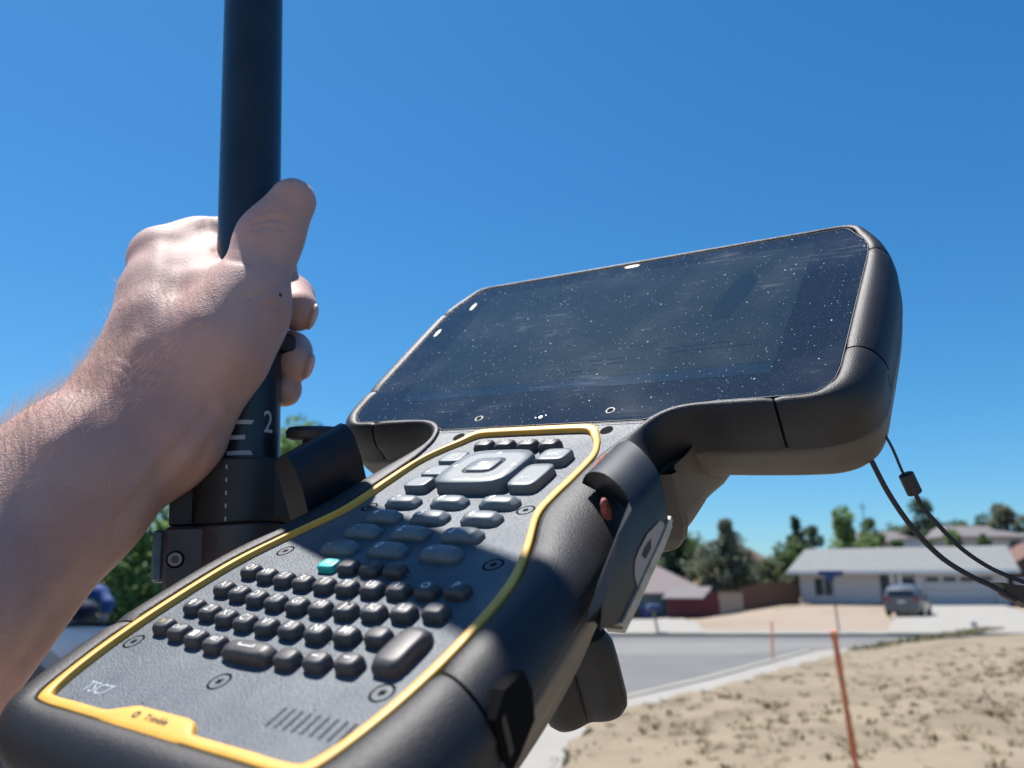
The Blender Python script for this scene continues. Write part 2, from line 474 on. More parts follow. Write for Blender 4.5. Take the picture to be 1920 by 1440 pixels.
for s_ in (-1, 1):
    f0, f1 = (lambda y: yo(y) - 0.6), (lambda y: bi(y) + 0.4)
    if s_ > 0: patch('neck_plate', list(np.arange(-26, 4.6, 1.5)) + [4.4], f0, f1, -0.1, MM['panel'], 3)
    else: patch('neck_plate', list(np.arange(-26, 4.6, 1.5)) + [4.4], lambda y: -f1(y), lambda y: -f0(y), -0.1, MM['panel'], 3)
patch('neck_strip', [3.2, 4.0, 4.8], lambda y: -bi(y), lambda y: bi(y), 0.02, MM['panel'], 12)
# dark gasket strip under the overmould lip beside the keypad
patch('gasket', [-149.5, -146] + list(np.arange(-140, 4, 6)), lambda y: -bi(max(y, -146)) - 0.8, lambda y: bi(max(y, -146)) + 0.8, -2.0, MM['black'], 8)

# yellow trim with its raised tab
tabx = [(-19, 0), (-17, 0.25), (-13.5, 1.9), (-10.5, 3.2), (5.6, 3.3), (8.4, 2.8), (9.4, 1.9), (11.2, 0.2), (13, 0)]
YY = YL.copy()
rows = []
prof = [(0.0, -2.0), (0.0, 0.35), (0.08, 0.55), (0.22, 0.66), (0.5, 0.70), (0.80, 0.66), (0.94, 0.52), (1.0, 0.2), (1.03, -1.4)]
dense = []
nY = len(YY)
for i in range(nY):
    ox, oy, ix, iy = YY[i]; nx_ = YY[(i + 1) % nY]
    reps = 4 if (oy < -148 and abs(ox) < 30) else 1
    for k in range(reps):
        q = YY[i] + (nx_ - YY[i]) * k / reps
        dense.append(q)
for ox, oy, ix, iy in dense:
    if oy < -147.5 and abs(ix) < 22: iy += float(np.interp(ix, [a for a, b in tabx], [b for a, b in tabx]))
    rows.append([bend(ox + (ix - ox) * t, oy + (iy - oy) * t, h) for t, h in prof])
n = len(prof); vs = [v for r_ in rows for v in r_]
fs = [(a * n + b, a * n + b + 1, ((a + 1) % len(rows)) * n + b + 1, ((a + 1) % len(rows)) * n + b) for a in range(len(rows)) for b in range(n - 1)]
trim = obj('yellow_trim', vs, fs, MM['yellow'], dev, smooth=50)

# ---- glass and display
gl = [(5.0, 41.2), (6.6, 43.6), (9, 48.5), (11.4, 53), (12.3, 62), (12.75, 84), (13.2, 89.5), (16.4, 93.6), (20, 95.2), (26, 95.9), (98, 95.9), (104, 95.1), (109, 93.2), (114, 90.2), (119, 87.5), (120.9, 85.8)]
gx = lambda y: float(np.interp(y, [a for a, b in gl], [b for a, b in gl]))
gy = sorted(set([a for a, b in gl] + list(np.arange(30, 97, 12.0))))
patch('screen_glass', gy, lambda y: -gx(y), lambda y: gx(y), 0.42, MM['glass'], 10, skirt=1.4)
obj_lcd = patch('display', [31.5, 60, 90, 112.5], lambda y: -76, lambda y: 76, 0.45, MM['lcd'], 4)
patch('display_toolbar', [25.2, 31.4], lambda y: -76, lambda y: 76, 0.45, MM['bar'], 4)
# faint dark figure and lines left on the display
mb = MB()
mb.add([bend(48 + a, 62 + b, 0.48) for a, b in ((0, 0), (6, 1), (9, 14), (11, 26), (8, 33), (3, 33), (1, 24), (-2, 10))], [tuple(range(8))])
mb.build('display_figure', MM['ghost'], dev)
for yy, segs in ((50, ((20, 26), (28, 31))), (46, ((34, 39), (41, 50), (52, 58))), (42.5, ((6, 11), (12.5, 20))), (39.5, ((8, 13), (14, 21))), (43, ((38, 44), (46, 53), (54.5, 66))), (36, ((-2, 6), (8, 12)))):
    mb = MB()
    for a, b in segs: mb.add([bend(x, y, 0.48) for x, y in ((a, yy), (b, yy), (b, yy + 0.7), (a, yy + 0.7))], [(0, 1, 2, 3)])
    mb.build('display_line', MM['ghost'], dev)
# silver bead round the glass
pts = [bend(gx(y) + 0.35, y, 0.45) for y in gy]
ptl = [bend(-gx(y) - 0.35, y, 0.45) for y in gy][::-1]
top = [bend(x, 121.3, 0.45) for x in np.linspace(85, -85, 8)]
bot = [bend(x, 4.6, 0.45) for x in np.linspace(-40, 40, 6)]
MB().tube(pts + top + ptl + bot + [pts[0]], 0.09, 5, cap=False).build('glass_rim', MM['silver'], dev, smooth=True)

def disc(name, x, y, h, r, m, ry=None, n=24, parent=dev, th=0.0):
    ry = ry or r
    vs = [bend(x, y, h)] + [bend(x + r * math.cos(2 * math.pi * k / n), y + ry * math.sin(2 * math.pi * k / n), h) for k in range(n)]
    return obj(name, vs, [(0, 1 + k, 1 + (k + 1) % n) for k in range(n)], m, parent)
def ringm(name, x, y, h, r0, r1, m, parent=dev, n=24, lift=0.0):
    vs = []; fs = []
    for k in range(n):
        c, s = math.cos(2 * math.pi * k / n), math.sin(2 * math.pi * k / n)
        vs += [bend(x + r0 * c, y + r0 * s, h), bend(x + (r0 + r1) / 2 * c, y + (r0 + r1) / 2 * s, h + lift), bend(x + r1 * c, y + r1 * s, h)]
    for k in range(n):
        j = (k + 1) % n
        fs += [(k * 3, k * 3 + 1, j * 3 + 1, j * 3), (k * 3 + 1, k * 3 + 2, j * 3 + 2, j * 3 + 1)]
    return obj(name, vs, fs, m, parent, smooth=True)
for x in (-30, 29.4): disc('sensor_hole', x, -0.3, 0.0, 2.15, MM['black'], 2.5)
# glass inserts
for x, y in ((-27.0, 10.4), (26.7, 10.5)):
    p = disc('glass_port', x, y, 0.46, 1.1, MM['black']); ringm('port_ring', 0, 0, 0, 1, 1, MM['silver'], p) if False else ringm('port_ring', x, y, 0.47, 1.1, 1.7, MM['silver'], p, lift=0.25)
ringm('camera_ring', 0, 9.5, 0.47, 1.5, 2.6, MM['bar'], lift=0.2)
disc('camera_dot', 0.2, 9.2, 0.5, 0.8, MM['padwhite'])
for x, y, a in ((-91.6, 82, 1), (-3.4, 119.2, 0), (-83, 104, 1)):
    disc('glass_spacer', x, y, 0.6, 1.0 if a else 3.6, MM['padwhite'], 3.2 if a else 1.0)

# ---- panel screws (each a recessed screw with a star socket)
for x, y in ((-42.4, -124.8), (-0.4, -131.3), (41.0, -125.8), (36.6, -80.1), (29.3, -52.6), (-28.0, -52.4), (-36.2, -80.0)):
    s = disc('panel_screw', x, y, -0.98, 2.1, MM['panel'])
    n = 24; vs = []; fs = []
    for k in range(n):
        c, q = math.cos(2 * math.pi * k / n), math.sin(2 * math.pi * k / n)
        vs += [bend(x + 2.7 * c, y + 2.7 * q, -0.985), bend(x + 2.1 * c, y + 2.1 * q, -1.0 + 0.03)]
    for k in range(n):
        j = (k + 1) % n; fs.append((2 * k, 2 * j, 2 * j + 1, 2 * k + 1))
    obj('screw_recess', vs, fs, MM['black'], s)
    vs = [bend(x, y, -0.94)] + [bend(x + (1.15 if k % 2 else 0.62) * math.cos(math.pi * k / 6), y + (1.15 if k % 2 else 0.62) * math.sin(math.pi * k / 6), -0.94) for k in range(12)]
    obj('screw_socket', vs, [(0, 1 + k, 1 + (k + 1) % 12) for k in range(12)], MM['black'], s)
# ---- speaker slots
for k in range(9):
    x = 23.6 + k * 2.32
    mb = MB(); w = 0.42
    top = -134.0; bo = -139.2
    mb.add([bend(x - w, bo, -0.96), bend(x + w, bo, -0.96), bend(x + w, top, -0.96), bend(x - w, top, -0.96)], [(0, 1, 2, 3)])
    mb.build('speaker_slot', MM['ink'], dev)

# ---- lettering
FONT_CACHE = {}
def text_geo(s, size, bold=0.0):
    k = (s, size, bold)
    if k not in FONT_CACHE:
        c = bpy.data.curves.new('lettering', 'FONT'); c.body = s; c.size = size; c.align_x = 'CENTER'; c.align_y = 'CENTER'; c.resolution_u = 3; c.offset = bold
        o = bpy.data.objects.new('lettering', c); COL.objects.link(o)
        dg = bpy.context.evaluated_depsgraph_get()
        me = bpy.data.meshes.new_from_object(o.evaluated_get(dg))
        FONT_CACHE[k] = ([tuple(v.co) for v in me.vertices], [tuple(p.vertices) for p in me.polygons])
        bpy.data.objects.remove(o); bpy.data.meshes.remove(me)
    return FONT_CACHE[k]
def lettering(name, s, x, y, size, m, parent, hfun, sx=1.0, bold=0.0, shear=0.0):
    vs, fs = text_geo(s, size, bold)
    v2 = []
    for a, b, c in vs:
        X, Y = x + a * sx + b * shear, y + b
        v2.append(bend(X, Y, hfun(X, Y)))
    return obj(name, v2, fs, m, parent)
lettering('model_print', 'TSC7', -32.0, -140.6, 4.6, MM['print'], dev, lambda a, b: -0.93, 0.92, 0.04)
lettering('trim_print', 'Trimble', -0.8, -145.6, 2.3, MM['ink'], dev, lambda a, b: 0.76, 1.05, 0.03)
vs = []; 
ringm('trim_emblem', -7.6, -145.6, 0.76, 0.45, 0.95, MM['ink'])

# ---- keys
KEYMESH = {}
def key_z(w, d, H, dome, x, y):
    a, b = abs(2 * x / w), abs(2 * y / d)
    return H + dome * max(0.0, 1 - (a ** 2.2 + b ** 2.2) * 0.5) 
def key(x, y, w, d, m, H=2.6, dome=0.5, sq=4.0, base=-1.0, soft=0.9, name='key'):
    k = (w, d, H, dome, sq, base, soft, m.name)
    if k not in KEYMESH:
        n = 28; vs = []; rings = [(1.0, 0.0), (1.0, H * 0.55)] 
        for t in (0.33, 0.66, 1.0):
            rings.append((1.0 - (1 - math.cos(t * math.pi / 2)) * soft / min(w, d) * 2, H * 0.55 + math.sin(t * math.pi / 2) * H * 0.45))
        last = rings[-1][0]
        for t in (0.75, 0.5, 0.25): rings.append((last * t, None))
        for s_, h in rings:
            for i in range(n):
                a = 2 * math.pi * i / n; c, s = math.cos(a), math.sin(a)
                r = (abs(c) ** sq + abs(s) ** sq) ** (-1 / sq)
                px, py = w / 2 * c * r * s_, d / 2 * s * r * s_
                hh = h if h is not None else H
                if h is None or s_ == last and h == rings[4][1]: hh = key_z(w, d, H, dome, px, py)
                vs.append((px, py, base + hh))
        fs = []
        for q in range(len(rings) - 1):
            for i in range(n):
                j = (i + 1) % n; fs.append((q * n + i, q * n + j, (q + 1) * n + j, (q + 1) * n + i))
        vs.append((0, 0, base + H + dome)); c = len(vs) - 1; b = (len(rings) - 1) * n
        fs += [(b + i, b + (i + 1) % n, c) for i in range(n)]
        me = bpy.data.meshes.new('key'); me.from_pydata(vs, [], fs)
        me.polygons.foreach_set('use_smooth', [True] * len(me.polygons)); me.materials.append(m); KEYMESH[k] = me
    o = bpy.data.objects.new(name, KEYMESH[k]); COL.objects.link(o); o.parent = dev; o.location = (x, y, 0)
    if y > -16:
        o.location = bend(x, y, 0)
    return o
def legend(k, s, w, d, H, dome, size, m=None, dx=0, dy=0, base=-1.0, sx=1.0):
    vs, fs = text_geo(s, size, 0.015)
    v2 = [(a * sx + dx, b + dy, base + key_z(w, d, H, dome, a * sx + dx, b + dy) + 0.09) for a, b, c in vs]
    return obj('legend', v2, fs, m or MM['legend'], k)

AX = -1.0     # the keypad sits this much left of the first measurement
for i, (x, y) in enumerate([(-10.6, -10.6), (-2.0, -10.9), (7.2, -11.4), (15.8, -11.8)]):
    k = key(x + AX, y, 7.2, 5.6, MM['keydark'], 2.4, 0.9, sq=4.6, soft=0.45); legend(k, 'F%d' % (i + 1), 7.2, 5.6, 2.4, 0.9, 2.8)
NW, ND, NHt, NDm = 12.6, 5.6, 1.5, 1.15
nums = [('7', -14.2, -50.9), ('8', 3.3, -50.7), ('9', 20.8, -50.6), ('4', -14.0, -60.3), ('5', 3.2, -60.0), ('6', 20.8, -59.8), ('1', -14.2, -69.2), ('2', 3.2, -69.1), ('3', 20.8, -69.0), ('.', -14.6, -78.2), ('0', 2.9, -78.2), ('-', 20.8, -78.4)]
for s, x, y in nums:
    k = key(x + AX, y, NW, ND, MM['keygrey'], NHt, NDm, sq=4.2, soft=0.6); legend(k, s, NW, ND, NHt, NDm, 4.3, dx=-2.3)
LW, LD, LH, LDm = 6.0, 4.6, 2.1, 0.65
def letter(s, x, y, m=None, w=LW, lm=None, size=3.1, d=LD):
    k = key(x + AX, y, w, d, m or MM['keydark'], LH, LDm, sq=4.6, soft=0.45)
    if s: legend(k, s, w, d, LH, LDm, size, lm)
    return k
k = key(-10.4 + AX + 0.6, -87.1, 6.2, 4.6, MM['keyteal'], 1.8, 0.15, sq=5, soft=0.3)
legend(k, 'fn', 6.2, 4.6, 1.8, 0.15, 2.4)
for x in (-2.2, 5.7, 13.6): letter('', x, -87.6)
rowA = [(-33.8, -93.2), (-25.7, -94.5), (-18.0, -95.4), (-10.1, -96.0), (-2.2, -96.3), (5.5, -96.3), (13.4, -96.0), (21.3, -95.5), (29.2, -94.7), (37.1, -93.6)]
for s, (x, y) in zip('QWERTYUIOP', rowA): letter(s, x, y)
rowB = [(-34.2, -102.0), (-26.3, -103.3), (-18.3, -104.3), (-10.4, -105.0), (-2.4, -105.3), (5.5, -105.3), (13.4, -105.0), (21.4, -104.4), (29.4, -103.4), (37.3, -102.0)]
rb = list(zip(['A', 'S', 'D', 'F', 'G', 'H', 'J', 'K', 'L', ''], rowB))
for s, (x, y) in rb:
    k = letter(s, x, y)
    if s == 'J':
        vs = [(0.9 + 0.42 * math.cos(a) * math.cos(b), 0.9 + 0.42 * math.sin(a) * math.cos(b), 2.1 + 0.42 * math.sin(b)) for b in (0, 0.6, 1.1, 1.57) for a in np.linspace(0, 2 * math.pi, 10, endpoint=False)]
        obj('home_bump', vs, [(q * 10 + i, q * 10 + (i + 1) % 10, (q + 1) * 10 + (i + 1) % 10, (q + 1) * 10 + i) for q in range(3) for i in range(10)], MM['keydark'], k, smooth=True)
rowC = [(-35.3, -110.6), (-27.2, -112.0), (-19.4, -113.0), (-11.5, -113.7), (-3.5, -114.0), (4.7, -114.0), (13.1, -113.8), (21.4, -113.2), (29.7, -112.2)]
for s, (x, y) in zip(['', 'Z', 'X', 'C', 'V', 'B', 'N', 'M', ''], rowC):
    k = letter(s, x, y)
    if x < -35:   # shift arrow
        obj('legend', [(-1.1, 0, 1.84), (1.1, 0, 1.84), (0, 1.3, 1.84), (-0.45, 0, 1.84), (0.45, 0, 1.84), (0.45, -1.1, 1.84), (-0.45, -1.1, 1.84)], [(0, 1, 2), (6, 5, 4, 3)], MM['legend'], k)
rowD = [('Fn', -35.9, -119.2), ('Ctrl', -28.0, -120.4), ('', -19.8, -121.5), ('Alt', -11.8, -122.2)]
for s, x, y in rowD:
    k = letter(s, x, y, lm=MM['legendy'] if s == 'Fn' else None, size=2.3 if s != 'Ctrl' else 2.0)
    if not s:
        mb = MB()
        for a in (-1.05, 0.1):
            for b in (-1.05, 0.1): mb.add([(a, b, 1.80), (a + 0.95, b, 1.80), (a + 0.95, b + 0.95, 1.80), (a, b + 0.95, 1.80)], [(0, 1, 2, 3)])
        mb.build('legend', MM['legend'], k)
k = key(1.0 + AX, -123.1, 15.6, 5.0, MM['keydark'], 2.3, 0.9, sq=5, soft=0.45)
mb = MB()
mb.add([(-2.6, -0.3, 2.27), (2.6, -0.3, 2.27), (2.6, 0.0, 2.27), (-2.6, 0.0, 2.27), (-2.6, 0, 2.27), (-2.2, 0, 2.27), (-2.2, 0.6, 2.27), (-2.6, 0.6, 2.27), (2.2, 0, 2.27), (2.6, 0, 2.27), (2.6, 0.6, 2.27), (2.2, 0.6, 2.27)], [(0, 1, 2, 3), (4, 5, 6, 7), (8, 9, 10, 11)])
mb.build('legend', MM['legend'], k)
for x, y in ((13.2, -122.8), (21.5, -122.2), (29.7, -121.2)): 
    k = letter('', x, y)
    if x > 14: obj('legend', [(-0.9, -0.15, 1.82), (0.9, -0.15, 1.82), (0.9, 0.2, 1.82), (-0.9, 0.2, 1.82)], [(0, 1, 2, 3)], MM['legend'], k)
k = key(38.9 + AX, -115.4, 7.4, 13.4, MM['keydark'], 2.3, 0.9, sq=5.5, soft=0.45)
# navigation block
key_d = dict(sq=5.0, soft=0.35)
k = key(3.6 + AX, -31.4, 27.5, 24.5, MM['keygrey'], 3.9, 0.0, sq=4.6, soft=0.5, name='navigation_pad')
for dx, dy, rot in ((0, 9.4, 0), (0, -9.4, math.pi), (-11, 0, math.pi / 2), (11, 0, -math.pi / 2)):
    p = [(-1.0, -0.6), (1.0, -0.6), (0, 0.9)]
    c, s = math.cos(rot), math.sin(rot)
    obj('arrow_mark', [(dx + a * c - b * s, dy + a * s + b * c, 2.95) for a, b in p], [(0, 1, 2)], MM['legend'], k)
n = 32; sq = 4.0
def sqr(w, d, z): return [(w / 2 * math.cos(a) * (abs(math.cos(a)) ** sq + abs(math.sin(a)) ** sq) ** (-1 / sq), d / 2 * math.sin(a) * (abs(math.cos(a)) ** sq + abs(math.sin(a)) ** sq) ** (-1 / sq), z) for a in np.linspace(0, 2 * math.pi, n, endpoint=False)]
vs = sqr(12.4, 11.4, 2.93) + sqr(11.0, 10.0, 2.94)
obj('button_gap', vs, [(i, (i + 1) % n, n + (i + 1) % n, n + i) for i in range(n)], MM['ink'], k)
vs = sqr(10.8, 9.8, 2.9) + sqr(10.5, 9.5, 3.3) + sqr(9.8, 8.8, 3.5) + [(0, 0, 3.55)]
cb = obj('centre_button', vs, [(q * n + i, q * n + (i + 1) % n, (q + 1) * n + (i + 1) % n, (q + 1) * n + i) for q in range(2) for i in range(n)] + [(2 * n + i, 2 * n + (i + 1) % n, 3 * n) for i in range(n)], MM['keygrey'], k, smooth=40)
obj('square_mark', [(-1.4, -1.2, 3.62), (1.4, -1.2, 3.62), (1.4, 1.2, 3.62), (-1.4, 1.2, 3.62)], [(0, 1, 2, 3)], MM['legend'], k)
k = key(-16.4 + AX, -20.6, 9.4, 8.2, MM['keygrey'], 2.6, 0.0, **key_d, name='menu_key')
mb = MB()
for b in (-1.5, 0, 1.5): mb.add([(-1.7, b - 0.12, 1.66), (1.7, b - 0.12, 1.66), (1.7, b + 0.12, 1.66), (-1.7, b + 0.12, 1.66)], [(0, 1, 2, 3)])
mb.build('legend', MM['legend'], k)
k = key(-15.4 + AX, -31.2, 10.2, 7.4, MM['keygrey'], 2.6, 0.0, **key_d, name='home_key')
obj('legend', [(-3.4, -1.6, 1.66), (-2.0, -1.6, 1.66), (-2.0, -0.9, 1.66), (-3.4, -0.9, 1.66)], [(0, 1, 2, 3)], MM['legend'], k)
k = key(-16.4 + AX, -39.6, 9.2, 7.0, MM['keygrey'], 2.6, 0.0, **key_d, name='back_key')
k = key(22.4 + AX, -20.8, 10.2, 8.6, MM['keygrey'], 2.6, 0.0, **key_d, name='escape_key')
vs, fs = text_geo('ESC', 2.9, 0.0)
obj('legend', [(a, b, 1.66) for a, b, c in vs], fs, MM['legend'], k)
k = key(22.4 + AX, -35.2, 10.0, 15.2, MM['keygrey'], 2.6, 0.0, **key_d, name='enter_key')
obj('legend', [(-2.2, -2.2, 1.66), (-1.2, -2.7, 1.66), (-1.2, -1.7, 1.66), (-1.2, -2.28, 1.66), (1.6, -2.28, 1.66), (1.6, -2.12, 1.66), (-1.2, -2.12, 1.66)], [(0, 1, 2), (3, 4, 5, 6)], MM['legend'], k)
# faded yellow function prints on the panel above some keys
for s, x, y in (('CAP', -22.5, -98.4), ('INS', -6, -91.2), ('PG', 2, -91.4), ('DEL', -30, -107.2), ('', 5.0, -119.0)):
    if s: lettering('faded_print', s, x, y, 1.6, MM['faded'], dev, lambda a, b: -0.96)

# ---- port door on the right flank
def flank(y, h, out=0.0):
    i = int(np.argmin([abs(LOOP[k][1] - y) + (0 if LOOP[k][0] > 0 else 999) for k in range(int(NH))]))
    ox = float(np.interp(y, [LOOP[k][1] for k in range(20, 70)], [LOOP[k][0] for k in range(20, 70)]))
    return Vector(bend(ox + out, y, h))
door = [(-111.8, -3.0), (-110.9, -7.8), (-112.6, -13.0), (-119.1, -15.5), (-123.0, -16.5), (-123.4, -10.1), (-122.8, -5.1), (-118.3, -2.3)]
vs = [flank(y, h, 0.3) for y, h in door] + [flank(y, h, -2.5) for y, h in door]; n = len(door)
dr = obj('port_door', vs, [tuple(range(n))] + [(i, (i + 1) % n, n + (i + 1) % n, n + i) for i in range(n)], MM['black'], dev)
MB().box(0, 1, 0, 1, 0, 1).v
mb = MB(); mb.add([flank(-121.6, -6, 0.6), flank(-120.2, -5.5, 0.6), flank(-120.6, -13, 0.6), flank(-122.2, -13.5, 0.6)], [(0, 1, 2, 3)])
mb.build('door_tab', MM['rubber'], dr)

# grit lying on the keypad and on the rubber
gm = MB(); rg = np.random.default_rng(5)
for _ in range(150):
    y = rg.uniform(-145, -6); x = rg.uniform(-1, 1) * (yi(y) - 1.5); r = rg.uniform(0.06, 0.2) * (1 if rg.random() < 0.9 else 2)
    c = np.array(bend(x, y, -0.95 + r * 0.5))
    o6 = [c + np.array(v) * r * rg.uniform(0.6, 1.2) for v in ((1, 0, 0), (-1, 0, 0), (0, 1, 0), (0, -1, 0), (0, 0, 1), (0, 0, -1))]
    gm.add(o6, [(0, 2, 4), (2, 1, 4), (1, 3, 4), (3, 0, 4), (2, 0, 5), (1, 2, 5), (3, 1, 5), (0, 3, 5)])
MM['grit'] = mat('pale_grit', (0.42, 0.36, 0.28), 0.9)
gm.build('grit', MM['grit'], dev, kind='stuff')

# ================================================================== POLE, CLAMP AND CRADLE
PA = Vector((-0.11401923, 0.30089103, 1.85119925)); PB = Vector((-0.1022875, 0.30338983, 1.64947864))
PD = (PA - PB).normalized()
PR = 0.01225
def pole_pt(s): return PB + PD * s           # s metres up from the cradle
px_ = (Vector((0, 0, 1.6)) - PB); px_ = (px_ - PD * px_.dot(PD)).normalized()      # towards the camera
py_ = PD.cross(px_).normalized()                                                # to the right seen from the camera
POLE = Matrix(((px_.x, py_.x, PD.x, PB.x), (px_.y, py_.y, PD.y, PB.y), (px_.z, py_.z, PD.z, PB.z), (0, 0, 0, 1)))
pole = thing('survey_pole', 'tall black survey pole marked with a white 2, gripped by the hand', 'pole', mat=POLE)
def cyl(name, s0, s1, r, m, parent, n=48, bev=0.0006, cx=0, cy=0):
    rr = [(s0, r - bev), (s0 + bev, r), (s1 - bev, r), (s1, r - bev)]
    vs = [(cx + q * math.cos(2 * math.pi * k / n), cy + q * math.sin(2 * math.pi * k / n), s) for s, q in rr for k in range(n)]
    fs = [(a * n + k, a * n + (k + 1) % n, (a + 1) * n + (k + 1) % n, (a + 1) * n + k) for a in range(3) for k in range(n)]
    fs += [tuple(range(n - 1, -1, -1)), tuple(3 * n + k for k in range(n))]
    return obj(name, vs, fs, m, parent, smooth=40)
cyl('upper_shaft', 0.0452, 1.15, PR, MM['carbon'], pole)
cyl('lower_shaft', -1.6, 0.045, PR + 0.0008, MM['carbon'], pole)
cyl('joint_ring', 0.0445, 0.0475, PR + 0.0012, MM['collar'], pole)
def wrap(name, polys, m, parent, r):
    vs = []; fs = []
    for poly in polys:
        b = len(vs)
        for a, z in poly:
            th = a / r
            vs.append((r * math.cos(th), r * math.sin(th), z))
        fs.append(tuple(range(b, b + len(poly))))
    return obj(name, vs, fs, m, parent)
RR = PR + 0.00095
MMs = 0.001
def bar(y, a0, a1, h, slant):
    pts = [(a0 * MMs, y * MMs), (a1 * MMs, y * MMs), ((a1 + slant) * MMs, (y + h) * MMs), (a0 * MMs, (y + h) * MMs)]
    out = []
    n = 6
    lo = [(pts[0][0] + (pts[1][0] - pts[0][0]) * k / n, pts[0][1]) for k in range(n + 1)]
    hi = [(pts[3][0] + (pts[2][0] - pts[3][0]) * k / n, pts[3][1]) for k in range(n + 1)]
    for k in range(n): out.append([lo[k], lo[k + 1], hi[k + 1], hi[k]])
    return out
for y, a1, sl in ((8.8, 2.2, 0.9), (3.1, -0.0, 0.0), (-2.7, 2.9, -0.9)):
    wrap('scale_mark', bar(y, -6.6, a1, 1.6, sl), MM['poleink'], pole, RR)
vs, fs = text_geo('2', 0.0112, 0.0)
vs, fs = text_geo('2', 10.6, 0.06)
v2 = []
for a, b, c in vs:
    th = (8.9 + a * 0.86) * MMs / RR
    v2.append((RR * math.cos(th), RR * math.sin(th), (9.8 + b * 1.12) * MMs))
obj('number_mark', v2, fs, MM['poleink'], pole)
for k in range(6):
    wrap('scale_mark', bar(-4.5 - k * 5.4, -7.9, -7.35, 1.6, 0), MM['poleink'], pole, 0.0196) if False else None
mb = MB(); mb.box(-0.004, 0.004, 0.011, 0.0185, 0.0395, 0.0475, bev=0.0012); mb.build('joint_latch', MM['collar'], pole, smooth=40)

# the clamp on the pole
clamp = thing('pole_clamp', 'black collar clamp with steel bolt and blue edged ear on the survey pole', 'clamp', mat=POLE)
cyl('collar', -0.0275, -0.0042, 0.0188, MM['collar'], clamp, bev=0.0008)
mb = MB(); mb.box(-0.012, 0.0155, 0.003, 0.0215, -0.0275, -0.0040, bev=0.0015); mb.build('collar_block', MM['collar'], clamp, smooth=30)
for k in range(5):
    th = -0.0062 / 0.0189
    q = 0.01888
    vs = [(q * math.cos(th + s_ * 0.014), q * math.sin(th + s_ * 0.014), z) for s_, z in ((-1, -0.0085 - k * 0.0046), (1, -0.0085 - k * 0.0046), (1, -0.0070 - k * 0.0046), (-1, -0.0070 - k * 0.0046))]
    obj('dash_mark', vs, [(0, 1, 2, 3)], MM['poleink'], clamp)
mb = MB(); mb.box(-0.010, 0.006, -0.0255, -0.0165, -0.0275, -0.008, bev=0.001); mb.build('hinge_block', MM['collar'], clamp, smooth=30)
cyl('clamp_sleeve', -0.066, -0.0278, 0.0192, MM['clampm'], clamp, bev=0.0008)
mb = MB(); mb.box(0.001, 0.0135, -0.0262, -0.0115, -0.066, -0.0278, bev=0.0012); mb.build('clamp_ear', MM['clampm'], clamp, smooth=30)
mb = MB(); mb.box(-0.011, 0.010, -0.0302, -0.0263, -0.0465, -0.0285, bev=0.001); mb.build('blue_ear', MM['clampblue'], clamp, smooth=30)
bolt = MB()
def cyx(mbx, x0, x1, cy, cz, r, n=20, r1=None):
    vs = [(x, cy + (r if x == x0 else (r1 or r)) * math.cos(2 * math.pi * k / n), cz + (r if x == x0 else (r1 or r)) * math.sin(2 * math.pi * k / n)) for x in (x0, x1) for k in range(n)]
    mbx.add(vs, [tuple(range(n - 1, -1, -1)), tuple(n + k for k in range(n))] + [(k, (k + 1) % n, n + (k + 1) % n, n + k) for k in range(n)])
cyx(bolt, 0.0135, 0.0152, -0.0222, -0.0392, 0.0023)
bo = bolt.build('bolt', MM['boltm'], clamp, smooth=40)
s2 = MB(); cyx(s2, 0.0152, 0.01535, -0.0222, -0.0392, 0.0014, 6); s2.build('bolt_socket', MM['bronze'], bo)
s2 = MB(); cyx(s2, 0.01352, 0.0137, -0.0222, -0.0392, 0.0030); s2.build('bolt_recess', MM['black'], clamp)
# black round knob beyond the collar
knobw = cam2w(*(np.array([(592 - 960) / 1500, (813 - 720) / 1500, 1.0]) * 0.305))
K2 = Matrix.Translation(knobw) 
kn = thing('release_knob', 'flat black round knob standing behind the left cradle jaw', 'knob', mat=K2 @ Matrix.Rotation(R(8), 4, 'X'))
n = 32; vs = []; 
for r, z in ((0.0085, -0.0026), (0.0108, -0.0018), (0.0112, 0.0006), (0.0100, 0.0022), (0.0078, 0.0026)):
    vs += [(r * math.cos(2 * math.pi * k / n), r * math.sin(2 * math.pi * k / n), z) for k in range(n)]
obj('knob_head', vs, [(a * n + k, a * n + (k + 1) % n, (a + 1) * n + (k + 1) % n, (a + 1) * n + k) for a in range(4) for k in range(n)] + [tuple(range(n - 1, -1, -1)), tuple(4 * n + k for k in range(n))], MM['collar'], kn, smooth=40)
cyl('knob_stem', -0.03, -0.0024, 0.005, MM['collar'], kn)

# the cradle that grips the controller (mm, controller frame)
cr = thing('controller_cradle', 'black metal cradle gripping the controller with two jaws and a plate edge painted as lit', 'cradle', mat=DEV)
def prof_extrude(name, prof, v0f, v1f, m, parent, smooth=35, nseg=1):
    """closed profile in (u, h), swept along v between functions of the profile point"""
    n = len(prof); vs = []
    for s in range(nseg + 1):
        t = s / nseg
        for i, (u_, h_) in enumerate(prof):
            a, b = v0f(u_, h_), v1f(u_, h_)
            vs.append((u_, a + (b - a) * t, h_))
    fs = [tuple(range(n)), tuple(nseg * n + i for i in range(n - 1, -1, -1))]
    for s in range(nseg):
        for i in range(n):
            j = (i + 1) % n; fs.append((s * n + i, (s + 1) * n + i, (s + 1) * n + j, s * n + j))
    me = obj(name, vs, fs, m, parent, smooth=smooth)
    bm = bmesh.new(); bm.from_mesh(me.data); bmesh.ops.recalc_face_normals(bm, faces=bm.faces); bm.to_mesh(me.data); bm.free()
    return me
